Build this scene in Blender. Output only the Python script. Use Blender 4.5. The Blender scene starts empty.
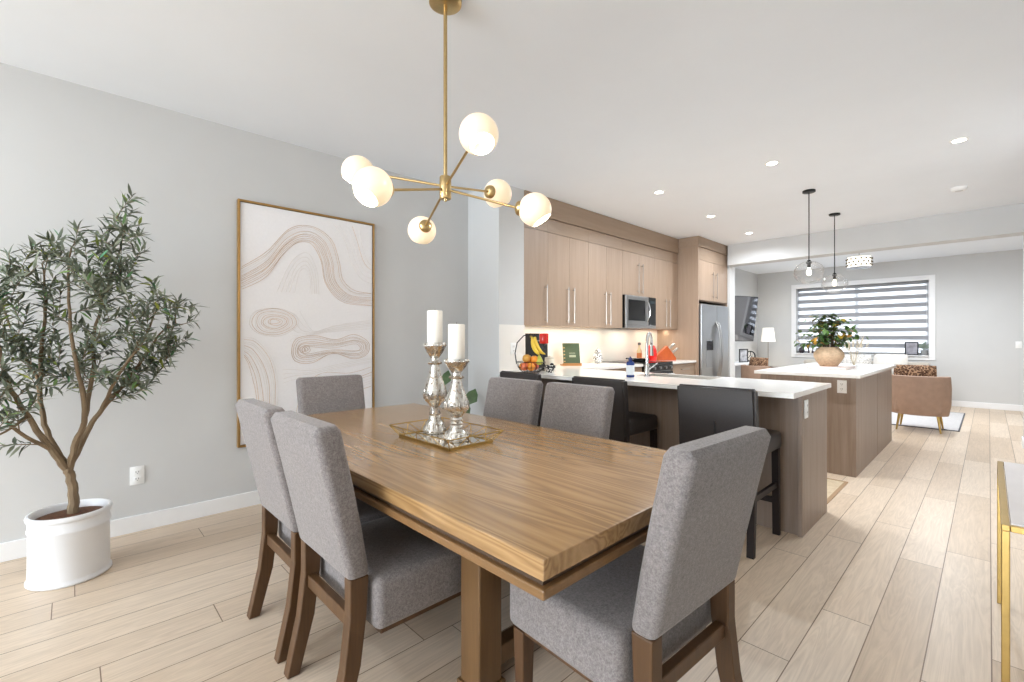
import bpy, bmesh, math, random
from mathutils import Vector, Matrix, Quaternion
PI = math.pi
random.seed(7)
SC = bpy.context.scene
COL = SC.collection
CEIL = 2.755
TT = 0.748          # dining table top height
CT = 0.915          # counter top height

# ------------------------------------------------------------------ materials
def lin(h):
    h = h.lstrip('#')
    out = []
    for i in (0, 2, 4):
        c = int(h[i:i+2], 16) / 255
        out.append(c / 12.92 if c <= .04045 else ((c + .055) / 1.055) ** 2.4)
    return (out[0], out[1], out[2], 1)

class N:
    def __init__(s, name):
        s.m = bpy.data.materials.new(name); s.m.use_nodes = True
        s.t = s.m.node_tree; s.n = s.t.nodes; s.l = s.t.links
        s.b = s.n['Principled BSDF']; s.out = s.n['Material Output']
        s._co = None
    def new(s, typ, **kw):
        n = s.n.new(typ)
        for k, v in kw.items(): setattr(n, k, v)
        return n
    def link(s, a, b): s.l.new(a, b)
    def co(s, scale=(1, 1, 1), loc=(0, 0, 0)):
        if s._co is None: s._co = s.new('ShaderNodeTexCoord')
        mp = s.new('ShaderNodeMapping')
        mp.inputs['Scale'].default_value = scale
        mp.inputs['Location'].default_value = loc
        s.link(s._co.outputs['Object'], mp.inputs['Vector'])
        return mp.outputs[0]
    def noise(s, scale, vec=(1, 1, 1), detail=3, rough=.55, dist=0):
        n = s.new('ShaderNodeTexNoise')
        n.inputs['Scale'].default_value = scale
        n.inputs['Detail'].default_value = detail
        n.inputs['Roughness'].default_value = rough
        n.inputs['Distortion'].default_value = dist
        s.link(s.co(vec), n.inputs['Vector'])
        return n.outputs['Fac']
    def ramp(s, fac, stops):
        r = s.new('ShaderNodeValToRGB')
        e = r.color_ramp.elements
        while len(e) < len(stops): e.new(.5)
        for el, (p, c) in zip(e, stops): el.position = p; el.color = c
        s.link(fac, r.inputs[0])
        return r.outputs[0]
    def math(s, op, a, b=None):
        n = s.new('ShaderNodeMath', operation=op)
        for i, v in enumerate((a, b)):
            if v is None: continue
            if isinstance(v, (int, float)): n.inputs[i].default_value = v
            else: s.link(v, n.inputs[i])
        return n.outputs[0]
    def mix(s, fac, a, b, blend='MIX'):
        n = s.new('ShaderNodeMix', data_type='RGBA', blend_type=blend)
        for i, v in ((0, fac), (6, a), (7, b)):
            if isinstance(v, (int, float, tuple)): n.inputs[i].default_value = v
            else: s.link(v, n.inputs[i])
        return n.outputs[2]
    def bump(s, h, strength, dist=.002):
        b = s.new('ShaderNodeBump')
        b.inputs['Strength'].default_value = strength
        b.inputs['Distance'].default_value = dist
        s.link(h, b.inputs['Height']); s.link(b.outputs[0], s.b.inputs['Normal'])
    def setp(s, rough=.5, metal=0, spec=.5, coat=0):
        s.b.inputs['Roughness'].default_value = rough
        s.b.inputs['Metallic'].default_value = metal
        s.b.inputs['Specular IOR Level'].default_value = spec
        s.b.inputs['Coat Weight'].default_value = coat
        s.b.inputs['Coat Roughness'].default_value = .15
        return s

def plain(name, c, rough=.5, metal=0, var=.04, scale=8, spec=.5, bump=0, coat=0, vec=(1, 1, 1)):
    """a surface of one colour with a slight procedural mottling"""
    q = N(name).setp(rough, metal, spec, coat)
    col = lin(c); f = q.noise(scale, vec)
    lo = tuple(x * (1 - var) for x in col[:3]) + (1,); hi = tuple(min(1, x * (1 + var)) for x in col[:3]) + (1,)
    q.link(q.ramp(f, [(.3, lo), (.7, hi)]), q.b.inputs['Base Color'])
    if bump: q.bump(f, bump)
    return q.m

def wood(name, c1, c2, vec, scale=1, rough=.4, coat=0, spec=.5, bump=.1, fig=.5, rings=0):
    q = N(name).setp(rough, 0, spec, coat)
    f1 = q.noise(scale, vec, 6, .62, .6)
    f2 = q.noise(scale * 5, vec, 3, .6)
    if rings:
        f3 = q.noise(scale, tuple(v * .32 for v in vec), 2, .5, .8)
        f1 = q.math('ADD', q.math('MULTIPLY', q.math('ABSOLUTE', q.math('SUBTRACT', q.math('FRACT', q.math('MULTIPLY', f3, rings)), .5)), .9), q.math('MULTIPLY', f1, .5))
    f = q.math('ADD', q.math('MULTIPLY', f1, 1 - fig * .5), q.math('MULTIPLY', f2, fig * .5))
    q.link(q.ramp(f, [(.32, lin(c1)), (.68, lin(c2))]), q.b.inputs['Base Color'])
    if bump: q.bump(f2, bump, .001)
    return q.m

def fabric(name, c1, c2, scale=260, rough=.92, big=.0):
    q = N(name).setp(rough, 0, .2)
    q.b.inputs['Sheen Weight'].default_value = .25
    a = q.noise(scale, (1, 1, 1), 2, .7)
    b = q.noise(scale * .35, (1, 1, 1), 2, .6)
    f = q.math('ADD', q.math('MULTIPLY', a, .65), q.math('MULTIPLY', b, .35))
    q.link(q.ramp(f, [(.34, lin(c1)), (.66, lin(c2))]), q.b.inputs['Base Color'])
    q.bump(a, .5, .0015)
    return q.m

def emit(name, c, strength, base='#ffffff'):
    q = N(name).setp(.3)
    q.b.inputs['Base Color'].default_value = lin(base)
    q.b.inputs['Emission Color'].default_value = lin(c)
    q.b.inputs['Emission Strength'].default_value = strength
    return q.m

def glass(name, tint='#ffffff', clear=.86):
    q = N(name)
    tr = q.new('ShaderNodeBsdfTransparent'); tr.inputs[0].default_value = lin(tint)
    gl = q.new('ShaderNodeBsdfGlossy'); gl.inputs['Roughness'].default_value = .03
    fr = q.new('ShaderNodeLayerWeight'); fr.inputs[0].default_value = 1 - clear + .12
    mx = q.new('ShaderNodeMixShader')
    q.link(fr.outputs['Facing'], mx.inputs[0]); q.link(tr.outputs[0], mx.inputs[1]); q.link(gl.outputs[0], mx.inputs[2])
    q.link(mx.outputs[0], q.out.inputs[0])
    return q.m

M = {}
M['wall'] = plain('wall_paint', '#cfcfce', .85, var=.012, scale=3, spec=.2)
M['ceil'] = plain('ceiling_paint', '#eff3f8', .9, var=.01, scale=2, spec=.2)
M['trim'] = plain('white_trim_paint', '#eeeeee', .45, var=.01)
M['slab'] = plain('white_quartz', '#ebe8e3', .16, var=.025, scale=30, spec=.5)
M['splash'] = plain('white_backsplash', '#eeeae3', .3, var=.015, scale=6)
M['cab'] = wood('taupe_cabinet_laminate', '#9b8470', '#a8917d', (26, 26, 1.3), 1, .42, bump=.05)
M['cab_h'] = wood('taupe_laminate_lengthwise', '#96806c', '#a28c78', (26, 1.3, 26), 1, .42, bump=.05)
M['isl'] = wood('shaded_panel_laminate', '#857262', '#9a897c', (34, 34, 1.2), 1, .45, bump=.05)  # same laminate as the cabinets, its dimmer light put into a darker colour
M['table'] = wood('honey_oak_veneer', '#8d6c44', '#b08b5e', (1.6, 22, 22), 1, .2, coat=.4, bump=.0, rings=13)
M['table_edge'] = wood('honey_oak_edge_shaded', '#70522f', '#886643', (1.6, 22, 22), 1, .35, bump=.06)  # oak darkened to carry the shade below the tabletop
M['table_leg'] = wood('oak_leg_shaded', '#5e4429', '#745635', (22, 22, 1.6), 1, .38, bump=.06)  # leg colour lowered to stand in for under-table shade
M['dark_groove'] = plain('dark_stained_wood', '#4c3826', .6)
M['chair_leg'] = wood('brown_stained_leg', '#48311b', '#5e4126', (26, 26, 2), 1, .42, bump=.06)
M['chair_front'] = wood('dark_stained_leg', '#4a3220', '#5e4229', (26, 26, 2), 1, .42)
M['fabric'] = fabric('grey_tweed', '#66605e', '#948d8b')
M['leather'] = plain('black_faux_leather', '#2b2523', .5, var=.15, scale=120, bump=.12)
M['espresso'] = plain('espresso_wood', '#1f1512', .5, var=.1, spec=.3)
M['brass'] = plain('brushed_brass', '#c8ad7c', .3, 1, var=.05, scale=40)
M['gold'] = plain('gold_metal', '#bfa163', .3, 1, var=.05, scale=40)
M['frame_gold'] = plain('gold_frame', '#b08a52', .4, .7, var=.06, scale=30)
M['steel'] = plain('stainless_steel', '#adadad', .28, 1, var=.04, scale=3, vec=(40, 40, 1))
M['chrome'] = plain('chrome', '#d4d4d4', .1, 1, var=.02)
M['nickel'] = plain('satin_nickel', '#a39b93', .3, 1, var=.02)
M['black'] = plain('black_plastic', '#141414', .35, var=.1)
M['black_metal'] = plain('black_metal', '#1b1b1b', .4, .4, var=.1)
M['black_glass'] = plain('black_glass', '#0b0b0c', .05, var=.05)
M['white'] = plain('white_plastic', '#f2f2f0', .4, var=.01)
M['ceramic'] = plain('white_glazed_ceramic', '#e3e4e6', .3, var=.015)
M['canvas'] = plain('white_canvas', '#f4f2f3', .8, var=.015, scale=60, bump=.15)
M['line_gold'] = plain('bronze_paint_line', '#c6a88a', .6, var=.2, scale=14)
M['line_white'] = plain('white_paint_line', '#e6e1dd', .7, var=.05, scale=14)
M['soil'] = plain('brown_soil', '#5d3b26', .95, var=.4, scale=90, bump=.8)
M['bark'] = wood('olive_bark', '#66543f', '#8a765c', (14, 14, 3), 1, .85, bump=.5)
M['wax'] = plain('ivory_wax', '#f1ece2', .5, var=.01)
M['shadefab'] = emit('lamp_shade_fabric', '#fff0d6', .35)
M['globe'] = emit('opal_globe_glass', '#ffe3b8', .36, '#e9dcc4')
M['bulb'] = emit('warm_bulb', '#fff0d0', 6)
M['pot_led'] = emit('led_diffuser', '#fff8ec', 14)
M['clear'] = glass('clear_glass', clear=.90)
M['pane'] = glass('window_glass', clear=.94)

def leafmat(name, a, b, rough=.55):
    q = N(name).setp(rough, 0, .35)
    g = q.new('ShaderNodeNewGeometry')
    c = q.ramp(g.outputs['Random Per Island'], [(0, lin(a)), (1, lin(b))])
    q.link(c, q.b.inputs['Base Color'])
    return q.m
M['olive'] = leafmat('olive_leaf', '#525b4b', '#8f9682')
M['olive2'] = leafmat('fresh_olive_leaf', '#3f7a5a', '#93993f')
M['leaf'] = leafmat('dark_green_leaf', '#2a4522', '#5b7a38')
M['leaf2'] = leafmat('autumn_leaf', '#6b7a2a', '#c98a35')
M['pampas'] = leafmat('dried_stem', '#c9bba0', '#e4dccb')

def floor_mat():
    q = N('pale_oak_planks').setp(.36, 0, .45)
    co = q.new('ShaderNodeTexCoord'); sp = q.new('ShaderNodeSeparateXYZ'); q.link(co.outputs['Object'], sp.inputs[0])
    W, L = .1785, 1.45
    xs = q.math('DIVIDE', q.math('SUBTRACT', sp.outputs[0], .007), W)
    row = q.math('FLOOR', xs)
    w1 = q.new('ShaderNodeTexWhiteNoise', noise_dimensions='1D'); q.link(row, w1.inputs['W'])
    ys = q.math('ADD', q.math('DIVIDE', sp.outputs[1], L), q.math('MULTIPLY', w1.outputs['Value'], 9))
    cl = q.math('FLOOR', ys)
    cb = q.new('ShaderNodeCombineXYZ'); q.link(row, cb.inputs[0]); q.link(cl, cb.inputs[1])
    w2 = q.new('ShaderNodeTexWhiteNoise', noise_dimensions='2D'); q.link(cb.outputs[0], w2.inputs['Vector'])
    rnd = w2.outputs['Value']
    fx = q.math('FRACT', xs); fy = q.math('FRACT', ys)
    ex = q.math('MULTIPLY', q.math('MINIMUM', fx, q.math('SUBTRACT', 1, fx)), W)
    ey = q.math('MULTIPLY', q.math('MINIMUM', fy, q.math('SUBTRACT', 1, fy)), L)
    e = q.math('MINIMUM', ex, ey)
    gap = q.math('LESS_THAN', e, .002)
    # grain, shifted for each board
    off = q.new('ShaderNodeCombineXYZ'); q.link(q.math('MULTIPLY', rnd, 37), off.inputs[2]); q.link(q.math('MULTIPLY', rnd, 11), off.inputs[1])
    vm = q.new('ShaderNodeVectorMath', operation='ADD'); q.link(co.outputs['Object'], vm.inputs[0]); q.link(off.outputs[0], vm.inputs[1])
    mp = q.new('ShaderNodeMapping'); mp.inputs['Scale'].default_value = (11, .9, 1); q.link(vm.outputs[0], mp.inputs[0])
    n1 = q.new('ShaderNodeTexNoise'); n1.inputs['Scale'].default_value = 1.3; n1.inputs['Detail'].default_value = 5; n1.inputs['Distortion'].default_value = 1.1
    q.link(mp.outputs[0], n1.inputs['Vector'])
    rings = q.math('FRACT', q.math('MULTIPLY', n1.outputs['Fac'], 9))
    rings = q.math('ABSOLUTE', q.math('SUBTRACT', rings, .5))
    mp2 = q.new('ShaderNodeMapping'); mp2.inputs['Scale'].default_value = (90, 4, 1); q.link(vm.outputs[0], mp2.inputs[0])
    n2 = q.new('ShaderNodeTexNoise'); n2.inputs['Scale'].default_value = 1; n2.inputs['Detail'].default_value = 2; q.link(mp2.outputs[0], n2.inputs['Vector'])
    base = q.ramp(rnd, [(0, lin('#cdb79e')), (.5, lin('#e3d1bc')), (1, lin('#d6c1a9'))])
    g = q.math('ADD', q.math('MULTIPLY', rings, .5), q.math('MULTIPLY', n2.outputs['Fac'], .5))
    tone = q.ramp(g, [(.12, (.80, .785, .77, 1)), (.55, (1, 1, 1, 1))])
    c = q.mix(1.0, base, tone, 'MULTIPLY')
    c = q.mix(gap, c, lin('#7d6650'))
    q.link(c, q.b.inputs['Base Color'])
    q.bump(q.math('SUBTRACT', q.math('MULTIPLY', n2.outputs['Fac'], .15), gap), .25, .001)
    return q.m
M['floor'] = floor_mat()

def leopard():
    q = N('leopard_print').setp(.8, 0, .2)
    v = q.new('ShaderNodeTexVoronoi', feature='F1'); v.inputs['Scale'].default_value = 46; q.link(q.co(), v.inputs['Vector'])
    q.link(q.ramp(v.outputs['Distance'], [(.18, lin('#8d6b50')), (.3, lin('#3a241a')), (.5, lin('#4a2f22')), (.66, lin('#a58468'))]), q.b.inputs['Base Color'])
    return q.m
M['leopard'] = leopard()

def mercury():
    q = N('mercury_glass').setp(.16, .92)
    f = q.noise(55, (1, 1, 1), 5, .7)
    q.link(q.ramp(f, [(.38, lin('#7d6a55')), (.46, lin('#d9d5cd')), (.7, lin('#f0eee9'))]), q.b.inputs['Base Color'])
    q.link(q.ramp(f, [(.38, (.5, .5, .5, 1)), (.5, (.12, .12, .12, 1))]), q.b.inputs['Roughness'])
    q.bump(f, .25, .002)
    return q.m
M['mercury'] = mercury()

def spots(name, a, b, scale, t=.3):
    q = N(name).setp(.3)
    v = q.new('ShaderNodeTexVoronoi', feature='F1'); v.inputs['Scale'].default_value = scale; q.link(q.co(), v.inputs['Vector'])
    q.link(q.ramp(v.outputs['Distance'], [(t, lin(a)), (t + .06, lin(b))]), q.b.inputs['Base Color'])
    return q.m

def translucent(name, c, clear):
    q = N(name)
    tr = q.new('ShaderNodeBsdfTransparent'); tr.inputs[0].default_value = (1, 1, 1, 1)
    tl = q.new('ShaderNodeBsdfTranslucent'); df = q.new('ShaderNodeBsdfDiffuse')
    w = q.noise(400, (1, 1, 1), 1)
    col = q.ramp(w, [(.3, tuple(x * .97 for x in lin(c)[:3]) + (1,)), (.7, lin(c))])
    q.link(col, tl.inputs[0]); q.link(col, df.inputs[0])
    m1 = q.new('ShaderNodeMixShader'); m1.inputs[0].default_value = .5; q.link(tl.outputs[0], m1.inputs[1]); q.link(df.outputs[0], m1.inputs[2])
    m2 = q.new('ShaderNodeMixShader'); m2.inputs[0].default_value = 1 - clear; q.link(tr.outputs[0], m2.inputs[1]); q.link(m1.outputs[0], m2.inputs[2])
    q.link(m2.outputs[0], q.out.inputs[0])
    return q.m

# ------------------------------------------------------------------ mesh building
class MB:
    def __init__(s): s.b = bmesh.new()
    def poly(s, pts): return s.b.faces.new([s.b.verts.new(p) for p in pts])
    def box(s, x0, x1, y0, y1, z0, z1):
        v = [s.b.verts.new((x, y, z)) for x in (x0, x1) for y in (y0, y1) for z in (z0, z1)]
        for f in ((0, 1, 3, 2), (4, 6, 7, 5), (0, 4, 5, 1), (2, 3, 7, 6), (0, 2, 6, 4), (1, 5, 7, 3)):
            s.b.faces.new([v[i] for i in f])
        return s
    def rbox(s, x0, x1, y0, y1, z0, z1, r, seg=3, puff=0):
        t = bmesh.new()
        bmesh.ops.create_cube(t, size=1)
        for v in t.verts:
            v.co = Vector(((x0 + x1) / 2 + v.co.x * (x1 - x0), (y0 + y1) / 2 + v.co.y * (y1 - y0), (z0 + z1) / 2 + v.co.z * (z1 - z0)))
        bmesh.ops.bevel(t, geom=list(t.edges), offset=r, segments=seg, profile=.5, affect='EDGES')
        s.merge(t); return s
    def merge(s, t):
        me = bpy.data.meshes.new('tmp'); t.to_mesh(me); t.free(); s.b.from_mesh(me); bpy.data.meshes.remove(me)
    def prism(s, pts, axis, a, b):
        """pts: outline in the two remaining axes (in xyz order), extruded along axis from a to b"""
        def mk(p, t):
            q = list(p); q.insert(axis, t); return q
        A = [s.b.verts.new(mk(p, a)) for p in pts]; B = [s.b.verts.new(mk(p, b)) for p in pts]
        n = len(pts)
        s.b.faces.new(A); s.b.faces.new(B[::-1])
        for i in range(n): s.b.faces.new((A[i], B[i], B[(i + 1) % n], A[(i + 1) % n]))
        return s
    def tube(s, pts, rad, seg=8, cap=True):
        pts = [Vector(p) for p in pts]; n = len(pts)
        rs = rad if isinstance(rad, (list, tuple)) else [rad] * n
        rings = []; up = None
        for i, p in enumerate(pts):
            d = (pts[min(i + 1, n - 1)] - pts[max(i - 1, 0)]).normalized()
            if up is None:
                up = d.orthogonal().normalized()
            else:
                up = (up - d * up.dot(d)); up = up.normalized() if up.length > 1e-6 else d.orthogonal().normalized()
            sd = d.cross(up)
            rings.append([s.b.verts.new(p + (up * math.cos(2 * PI * k / seg) + sd * math.sin(2 * PI * k / seg)) * rs[i]) for k in range(seg)])
        for i in range(n - 1):
            for k in range(seg):
                s.b.faces.new((rings[i][k], rings[i][(k + 1) % seg], rings[i + 1][(k + 1) % seg], rings[i + 1][k]))
        if cap:
            s.b.faces.new(rings[0][::-1]); s.b.faces.new(rings[-1])
        return s
    def bar(s, p0, p1, w, h=None):
        """a square bar between two points"""
        h = h or w
        p0, p1 = Vector(p0), Vector(p1); d = (p1 - p0).normalized()
        ref = Vector((0, 0, 1)) if abs(d.z) < .9 else Vector((0, 1, 0))
        a = d.cross(ref).normalized(); c = a.cross(d).normalized()
        R = [[s.b.verts.new(p + a * (w / 2 * i) + c * (h / 2 * j)) for i, j in ((-1, -1), (1, -1), (1, 1), (-1, 1))] for p in (p0, p1)]
        s.b.faces.new(R[0][::-1]); s.b.faces.new(R[1])
        for k in range(4): s.b.faces.new((R[0][k], R[0][(k + 1) % 4], R[1][(k + 1) % 4], R[1][k]))
        return s
    def lathe(s, prof, seg=32, loc=(0, 0, 0), axis=None, cap=True, flute=None):
        q = Vector((0, 0, 1)).rotation_difference(Vector(axis).normalized()) if axis is not None else None
        loc = Vector(loc); rings = []
        for (r, z) in prof:
            ring = []
            for k in range(seg):
                a = 2 * PI * k / seg
                rr = r * (1 + flute * math.cos(a * seg / 4)) if flute else r
                v = Vector((rr * math.cos(a), rr * math.sin(a), z))
                if q: v = q @ v
                ring.append(s.b.verts.new(loc + v))
            rings.append(ring)
        for i in range(len(rings) - 1):
            for k in range(seg):
                s.b.faces.new((rings[i][k], rings[i][(k + 1) % seg], rings[i + 1][(k + 1) % seg], rings[i + 1][k]))
        if cap:
            if prof[0][0] > 1e-5: s.b.faces.new(rings[0][::-1])
            if prof[-1][0] > 1e-5: s.b.faces.new(rings[-1])
        return s
    def ball(s, c, r, seg=16, sc=(1, 1, 1)):
        t = bmesh.new(); bmesh.ops.create_uvsphere(t, u_segments=seg, v_segments=max(6, seg // 2), radius=r)
        for v in t.verts: v.co = Vector(c) + Vector((v.co.x * sc[0], v.co.y * sc[1], v.co.z * sc[2]))
        s.merge(t); return s
    def leaf(s, base, d, nrm, L, W, curl=.15):
        base, d = Vector(base), Vector(d).normalized()
        sd = d.cross(Vector(nrm)); sd = sd.normalized() if sd.length > 1e-5 else d.orthogonal().normalized()
        n = sd.cross(d).normalized()
        def pt(t, w, h): return s.b.verts.new(base + d * (L * t) + sd * (W * w) + n * (L * h))
        b0 = pt(0, 0, 0); m1 = pt(.33, 0, -curl * .2); m2 = pt(.7, 0, -curl * .6); tp = pt(1, 0, -curl * 1.2)
        l1, l2, r1, r2 = pt(.33, .5, .03), pt(.7, .36, -curl * .4), pt(.33, -.5, .03), pt(.7, -.36, -curl * .4)
        for f in ((b0, l1, m1), (b0, m1, r1), (l1, l2, m2, m1), (m1, m2, r2, r1), (l2, tp, m2), (m2, tp, r2)): s.b.faces.new(f)
    def build(s, name, mat, parent=None, bevel=0, seg=2, smooth=True, angle=40, weld=False):
        if weld: bmesh.ops.remove_doubles(s.b, verts=list(s.b.verts), dist=1e-5)
        bmesh.ops.recalc_face_normals(s.b, faces=list(s.b.faces))
        me = bpy.data.meshes.new(name); s.b.to_mesh(me); s.b.free()
        me.materials.append(M[mat] if isinstance(mat, str) else mat)
        if smooth:
            me.polygons.foreach_set('use_smooth', [True] * len(me.polygons))
            me.set_sharp_from_angle(angle=math.radians(angle))
        o = bpy.data.objects.new(name, me); COL.objects.link(o)
        if parent: o.parent = parent
        if bevel:
            m = o.modifiers.new('bevel', 'BEVEL'); m.width = bevel; m.segments = seg; m.limit_method = 'ANGLE'; m.angle_limit = math.radians(35)
        return o

def tag(o, label, cat, group=None, kind=None):
    o['label'] = label; o['category'] = cat
    if group: o['group'] = group
    if kind: o['kind'] = kind
    return o
def thing(name, label, cat, loc=(0, 0, 0), rz=0, group=None):
    o = bpy.data.objects.new(name, None); COL.objects.link(o)
    o.empty_display_size = .05
    o.location = loc; o.rotation_euler = (0, 0, rz)
    return tag(o, label, cat, group)
def struct(name, mb, mat, label=None, **kw):
    o = mb.build(name, mat, **kw); o['kind'] = 'structure'
    o['label'] = label or (name.replace('_', ' ') + ' of the open plan room'); o['category'] = name.split('_')[0]
    return o
def kids(o): return [c for c in COL.objects if c.parent == o]
def dup(root, loc, rz, label, group=None):
    def cp(o, par):
        c = o.copy(); COL.objects.link(c); c.parent = par
        for k in kids(o): cp(k, c)
        return c
    r = cp(root, None); r.location = loc; r.rotation_euler = (0, 0, rz); r['label'] = label
    if group: r['group'] = group
    return r

# ------------------------------------------------------------------ room shell
XW, XR = -3.78, .46        # left wall, right wall
YB, YF = -8.6, 11.65       # wall behind the camera, living room window wall
T = .12
struct('floor', MB().box(XW - T, 1.3 + T, YB - T, YF + T, -.1, 0), 'floor', 'pale oak plank floor running through the whole room', smooth=False)
struct('ceiling', MB().box(XW - T, 1.3 + T, YB - T, YF + T, CEIL, CEIL + .1), 'ceil', 'flat pale ceiling over the whole room', smooth=False)
struct('wall_left', MB().box(XW - T, XW, YB - T, 3.0, 0, CEIL), 'wall', 'light grey wall behind the olive tree and painting', smooth=False)
struct('wall_kitchen', MB().box(-3.65 - .25, -3.65, 3.2, 7.74, 0, CEIL), 'wall', 'wall behind the kitchen cabinets', smooth=False)
struct('wall_jog', MB().box(XW - T, -3.30, 3.0, 3.345, 0, CEIL), 'wall', 'short projecting wall between painting and kitchen cabinets', smooth=False)
struct('wall_stub', MB().box(XW - T, -2.945, 7.795, 8.0, 0, CEIL), 'wall', 'narrow wall end beside the fridge', smooth=False)
struct('wall_living', MB().box(XW - T, XW, 8.0, YF + T, 0, CEIL), 'wall', 'living room side wall with the television', smooth=False)
struct('wall_right', MB().box(XR, XR + T, YB - T, 7.7, 0, CEIL), 'wall', 'wall behind the gold console table', smooth=False)
struct('wall_end', MB().box(.275, XR + T, 7.7, 7.95, 0, CEIL), 'wall', 'wall end at the right of the living room opening', smooth=False)
struct('wall_living_right', MB().box(1.3, 1.3 + T, 7.95, YF + T, 0, CEIL).box(XR + T, 1.3, 7.83, 7.95, 0, CEIL), 'wall', 'living room wall out of sight at right', smooth=False)
# window wall with its opening
WX0, WX1, WZ0, WZ1 = -2.98, -.785, .92, 2.345
struct('wall_window', MB().box(XW - T, WX0, YF, YF + T, 0, CEIL).box(WX1, 1.3, YF, YF + T, 0, CEIL).box(WX0, WX1, YF, YF + T, 0, WZ0).box(WX0, WX1, YF, YF + T, WZ1, CEIL),
       'wall', 'far living room wall around the wide window', smooth=False)
# wall behind the camera with a wide patio opening
BX0, BX1, BZ1 = -3.55, .2, 2.5
struct('wall_back', MB().box(XW, BX0, YB - T, YB, 0, CEIL).box(BX1, XR, YB - T, YB, 0, CEIL).box(BX0, BX1, YB - T, YB, BZ1, CEIL), 'wall', 'wall with patio opening behind the camera', smooth=False)
struct('trim_header', MB().box(-2.945, .275, 7.7, 7.95, 2.43, CEIL), 'wall', 'dropped header beam between kitchen and living room', smooth=False)

def base(name, label, *boxes):
    mb = MB()
    for b in boxes: mb.box(*b)
    struct(name, mb, 'trim', label, bevel=.004, smooth=False)
BH = .105
base('baseboard_left', 'white baseboard under the olive tree wall', (XW, XW + .015, YB, 3.0, 0, BH), (XW + .015, -3.30, 2.985, 3.0, 0, BH))
base('baseboard_far', 'white baseboard under the window wall', (XW, 1.3, YF - .015, YF, 0, BH))
base('baseboard_living', 'white baseboard along the television wall', (XW, XW + .015, 8.0, YF - .015, 0, BH))
base('baseboard_end', 'white baseboard round the right wall end', (.262, .275, 7.687, 7.96, 0, BH), (.275, XR, 7.687, 7.7, 0, BH))
base('baseboard_right', 'white baseboard along the console wall', (XR - .015, XR, YB, 7.687, 0, BH))

# window trim, sash, glass
w = MB()
for b in ((WX0 - .09, WX0, YF - .018, YF, WZ0 - .09, WZ1 + .09), (WX1, WX1 + .09, YF - .018, YF, WZ0 - .09, WZ1 + .09),
          (WX0, WX1, YF - .018, YF, WZ1, WZ1 + .09), (WX0, WX1, YF - .018, YF, WZ0 - .09, WZ0 - .02),
          (WX0 - .0, WX1 + .0, YF - .05, YF + .09, WZ0 - .02, WZ0)):
    w.box(*b)
win = struct('window_1', w, 'trim', 'wide living room window with white trim', bevel=.003, smooth=False)
f = MB()
for b in ((WX0, WX0 + .045, YF + .097, YF + .119, WZ0, WZ1), (WX1 - .045, WX1, YF + .097, YF + .119, WZ0, WZ1), (WX0, WX1, YF + .097, YF + .119, WZ0, WZ0 + .045),
          (WX0, WX1, YF + .097, YF + .119, WZ1 - .045, WZ1), (-1.93, -1.87, YF + .097, YF + .119, WZ0, WZ1)): f.box(*b)
f.build('window_frame', 'trim', win, bevel=.003, smooth=False)
MB().box(WX0 + .04, WX1 - .04, YF + .106, YF + .110, WZ0 + .04, WZ1 - .04).build('window_pane', 'pane', win, smooth=False)
# zebra roller blind
bl = thing('zebra_blind', 'wide zebra roller blind with grey and sheer stripes in the far window', 'window blind', ((WX0 + WX1) / 2, YF + .075, WZ1))
hw = (WX1 - WX0) / 2 - .012
MB().rbox(-hw, hw, -.02, .03, -.045, -.005, .012).build('cassette', plain('blind_cassette', '#8d8e90', .5), bl)
op, shr = MB(), MB()
z = -.04; bot = -(WZ1 - WZ0) + .05
M['sheer'] = translucent('sheer_voile', '#f4f7fb', .55)
M['stripe'] = plain('grey_blind_cloth', '#98999d', .85, var=.03, scale=60)
while z > bot + .02:
    z1 = max(z - (.083 if z < -.05 else .02), bot); op.box(-hw, hw, -.001, .001, z1, z)
    z2 = max(z1 - (.076 if z < -.05 else .034), bot)
    if z1 - z2 > .005: shr.box(-hw, hw, -.0008, .0008, z2, z1)
    z = z2
op.build('opaque_stripes', 'stripe', bl, smooth=False)
shr.build('sheer_stripes', 'sheer', bl, smooth=False)
MB().rbox(-hw, hw, -.012, .012, bot - .03, bot, .008).build('bottom_rail', plain('blind_rail', '#b5b5b7', .5), bl)
MB().tube([(hw - .02, -.02, -.05), (hw - .02, -.022, -.8), (hw - .01, -.022, -.83), (hw, -.022, -.8), (hw, -.02, -.05)], .0025, 6).build('pull_chain', 'white', bl)

# ------------------------------------------------------------------ dining table
TX0, TX1, TY0, TY1 = -3.0, -.672, .742, 1.865
tcx, tcy = (TX0 + TX1) / 2, (TY0 + TY1) / 2
hx, hy = (TX1 - TX0) / 2, (TY1 - TY0) / 2
t = thing('dining_table', 'long honey oak dining table on square legs with stepped edge', 'table', (tcx, tcy, 0))
mb = MB(); mb.box(-hx, hx, -hy, hy, TT - .048, TT)
mb.build('tabletop', 'table', t, bevel=.003, seg=2, smooth=False)
MB().box(-hx + .02, hx - .02, -hy + .02, hy - .02, TT - .07, TT - .048).build('groove', 'dark_groove', t, smooth=False)
MB().box(-hx + .004, hx - .004, -hy + .004, hy - .004, TT - .095, TT - .07).build('lower_moulding', 'table_edge', t, bevel=.005, smooth=False)
a = MB()
lx, ly = .595, .26
for sy in (-ly, ly): a.box(-.8, .8, sy - .03, sy + .03, TT - .16, TT - .095)
for sx in (-.75, lx): a.box(sx - .04, sx + .04, -hy + .12, hy - .12, TT - .15, TT - .0951)
a.build('bearer', 'table_leg', t, bevel=.004, smooth=False)
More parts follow.
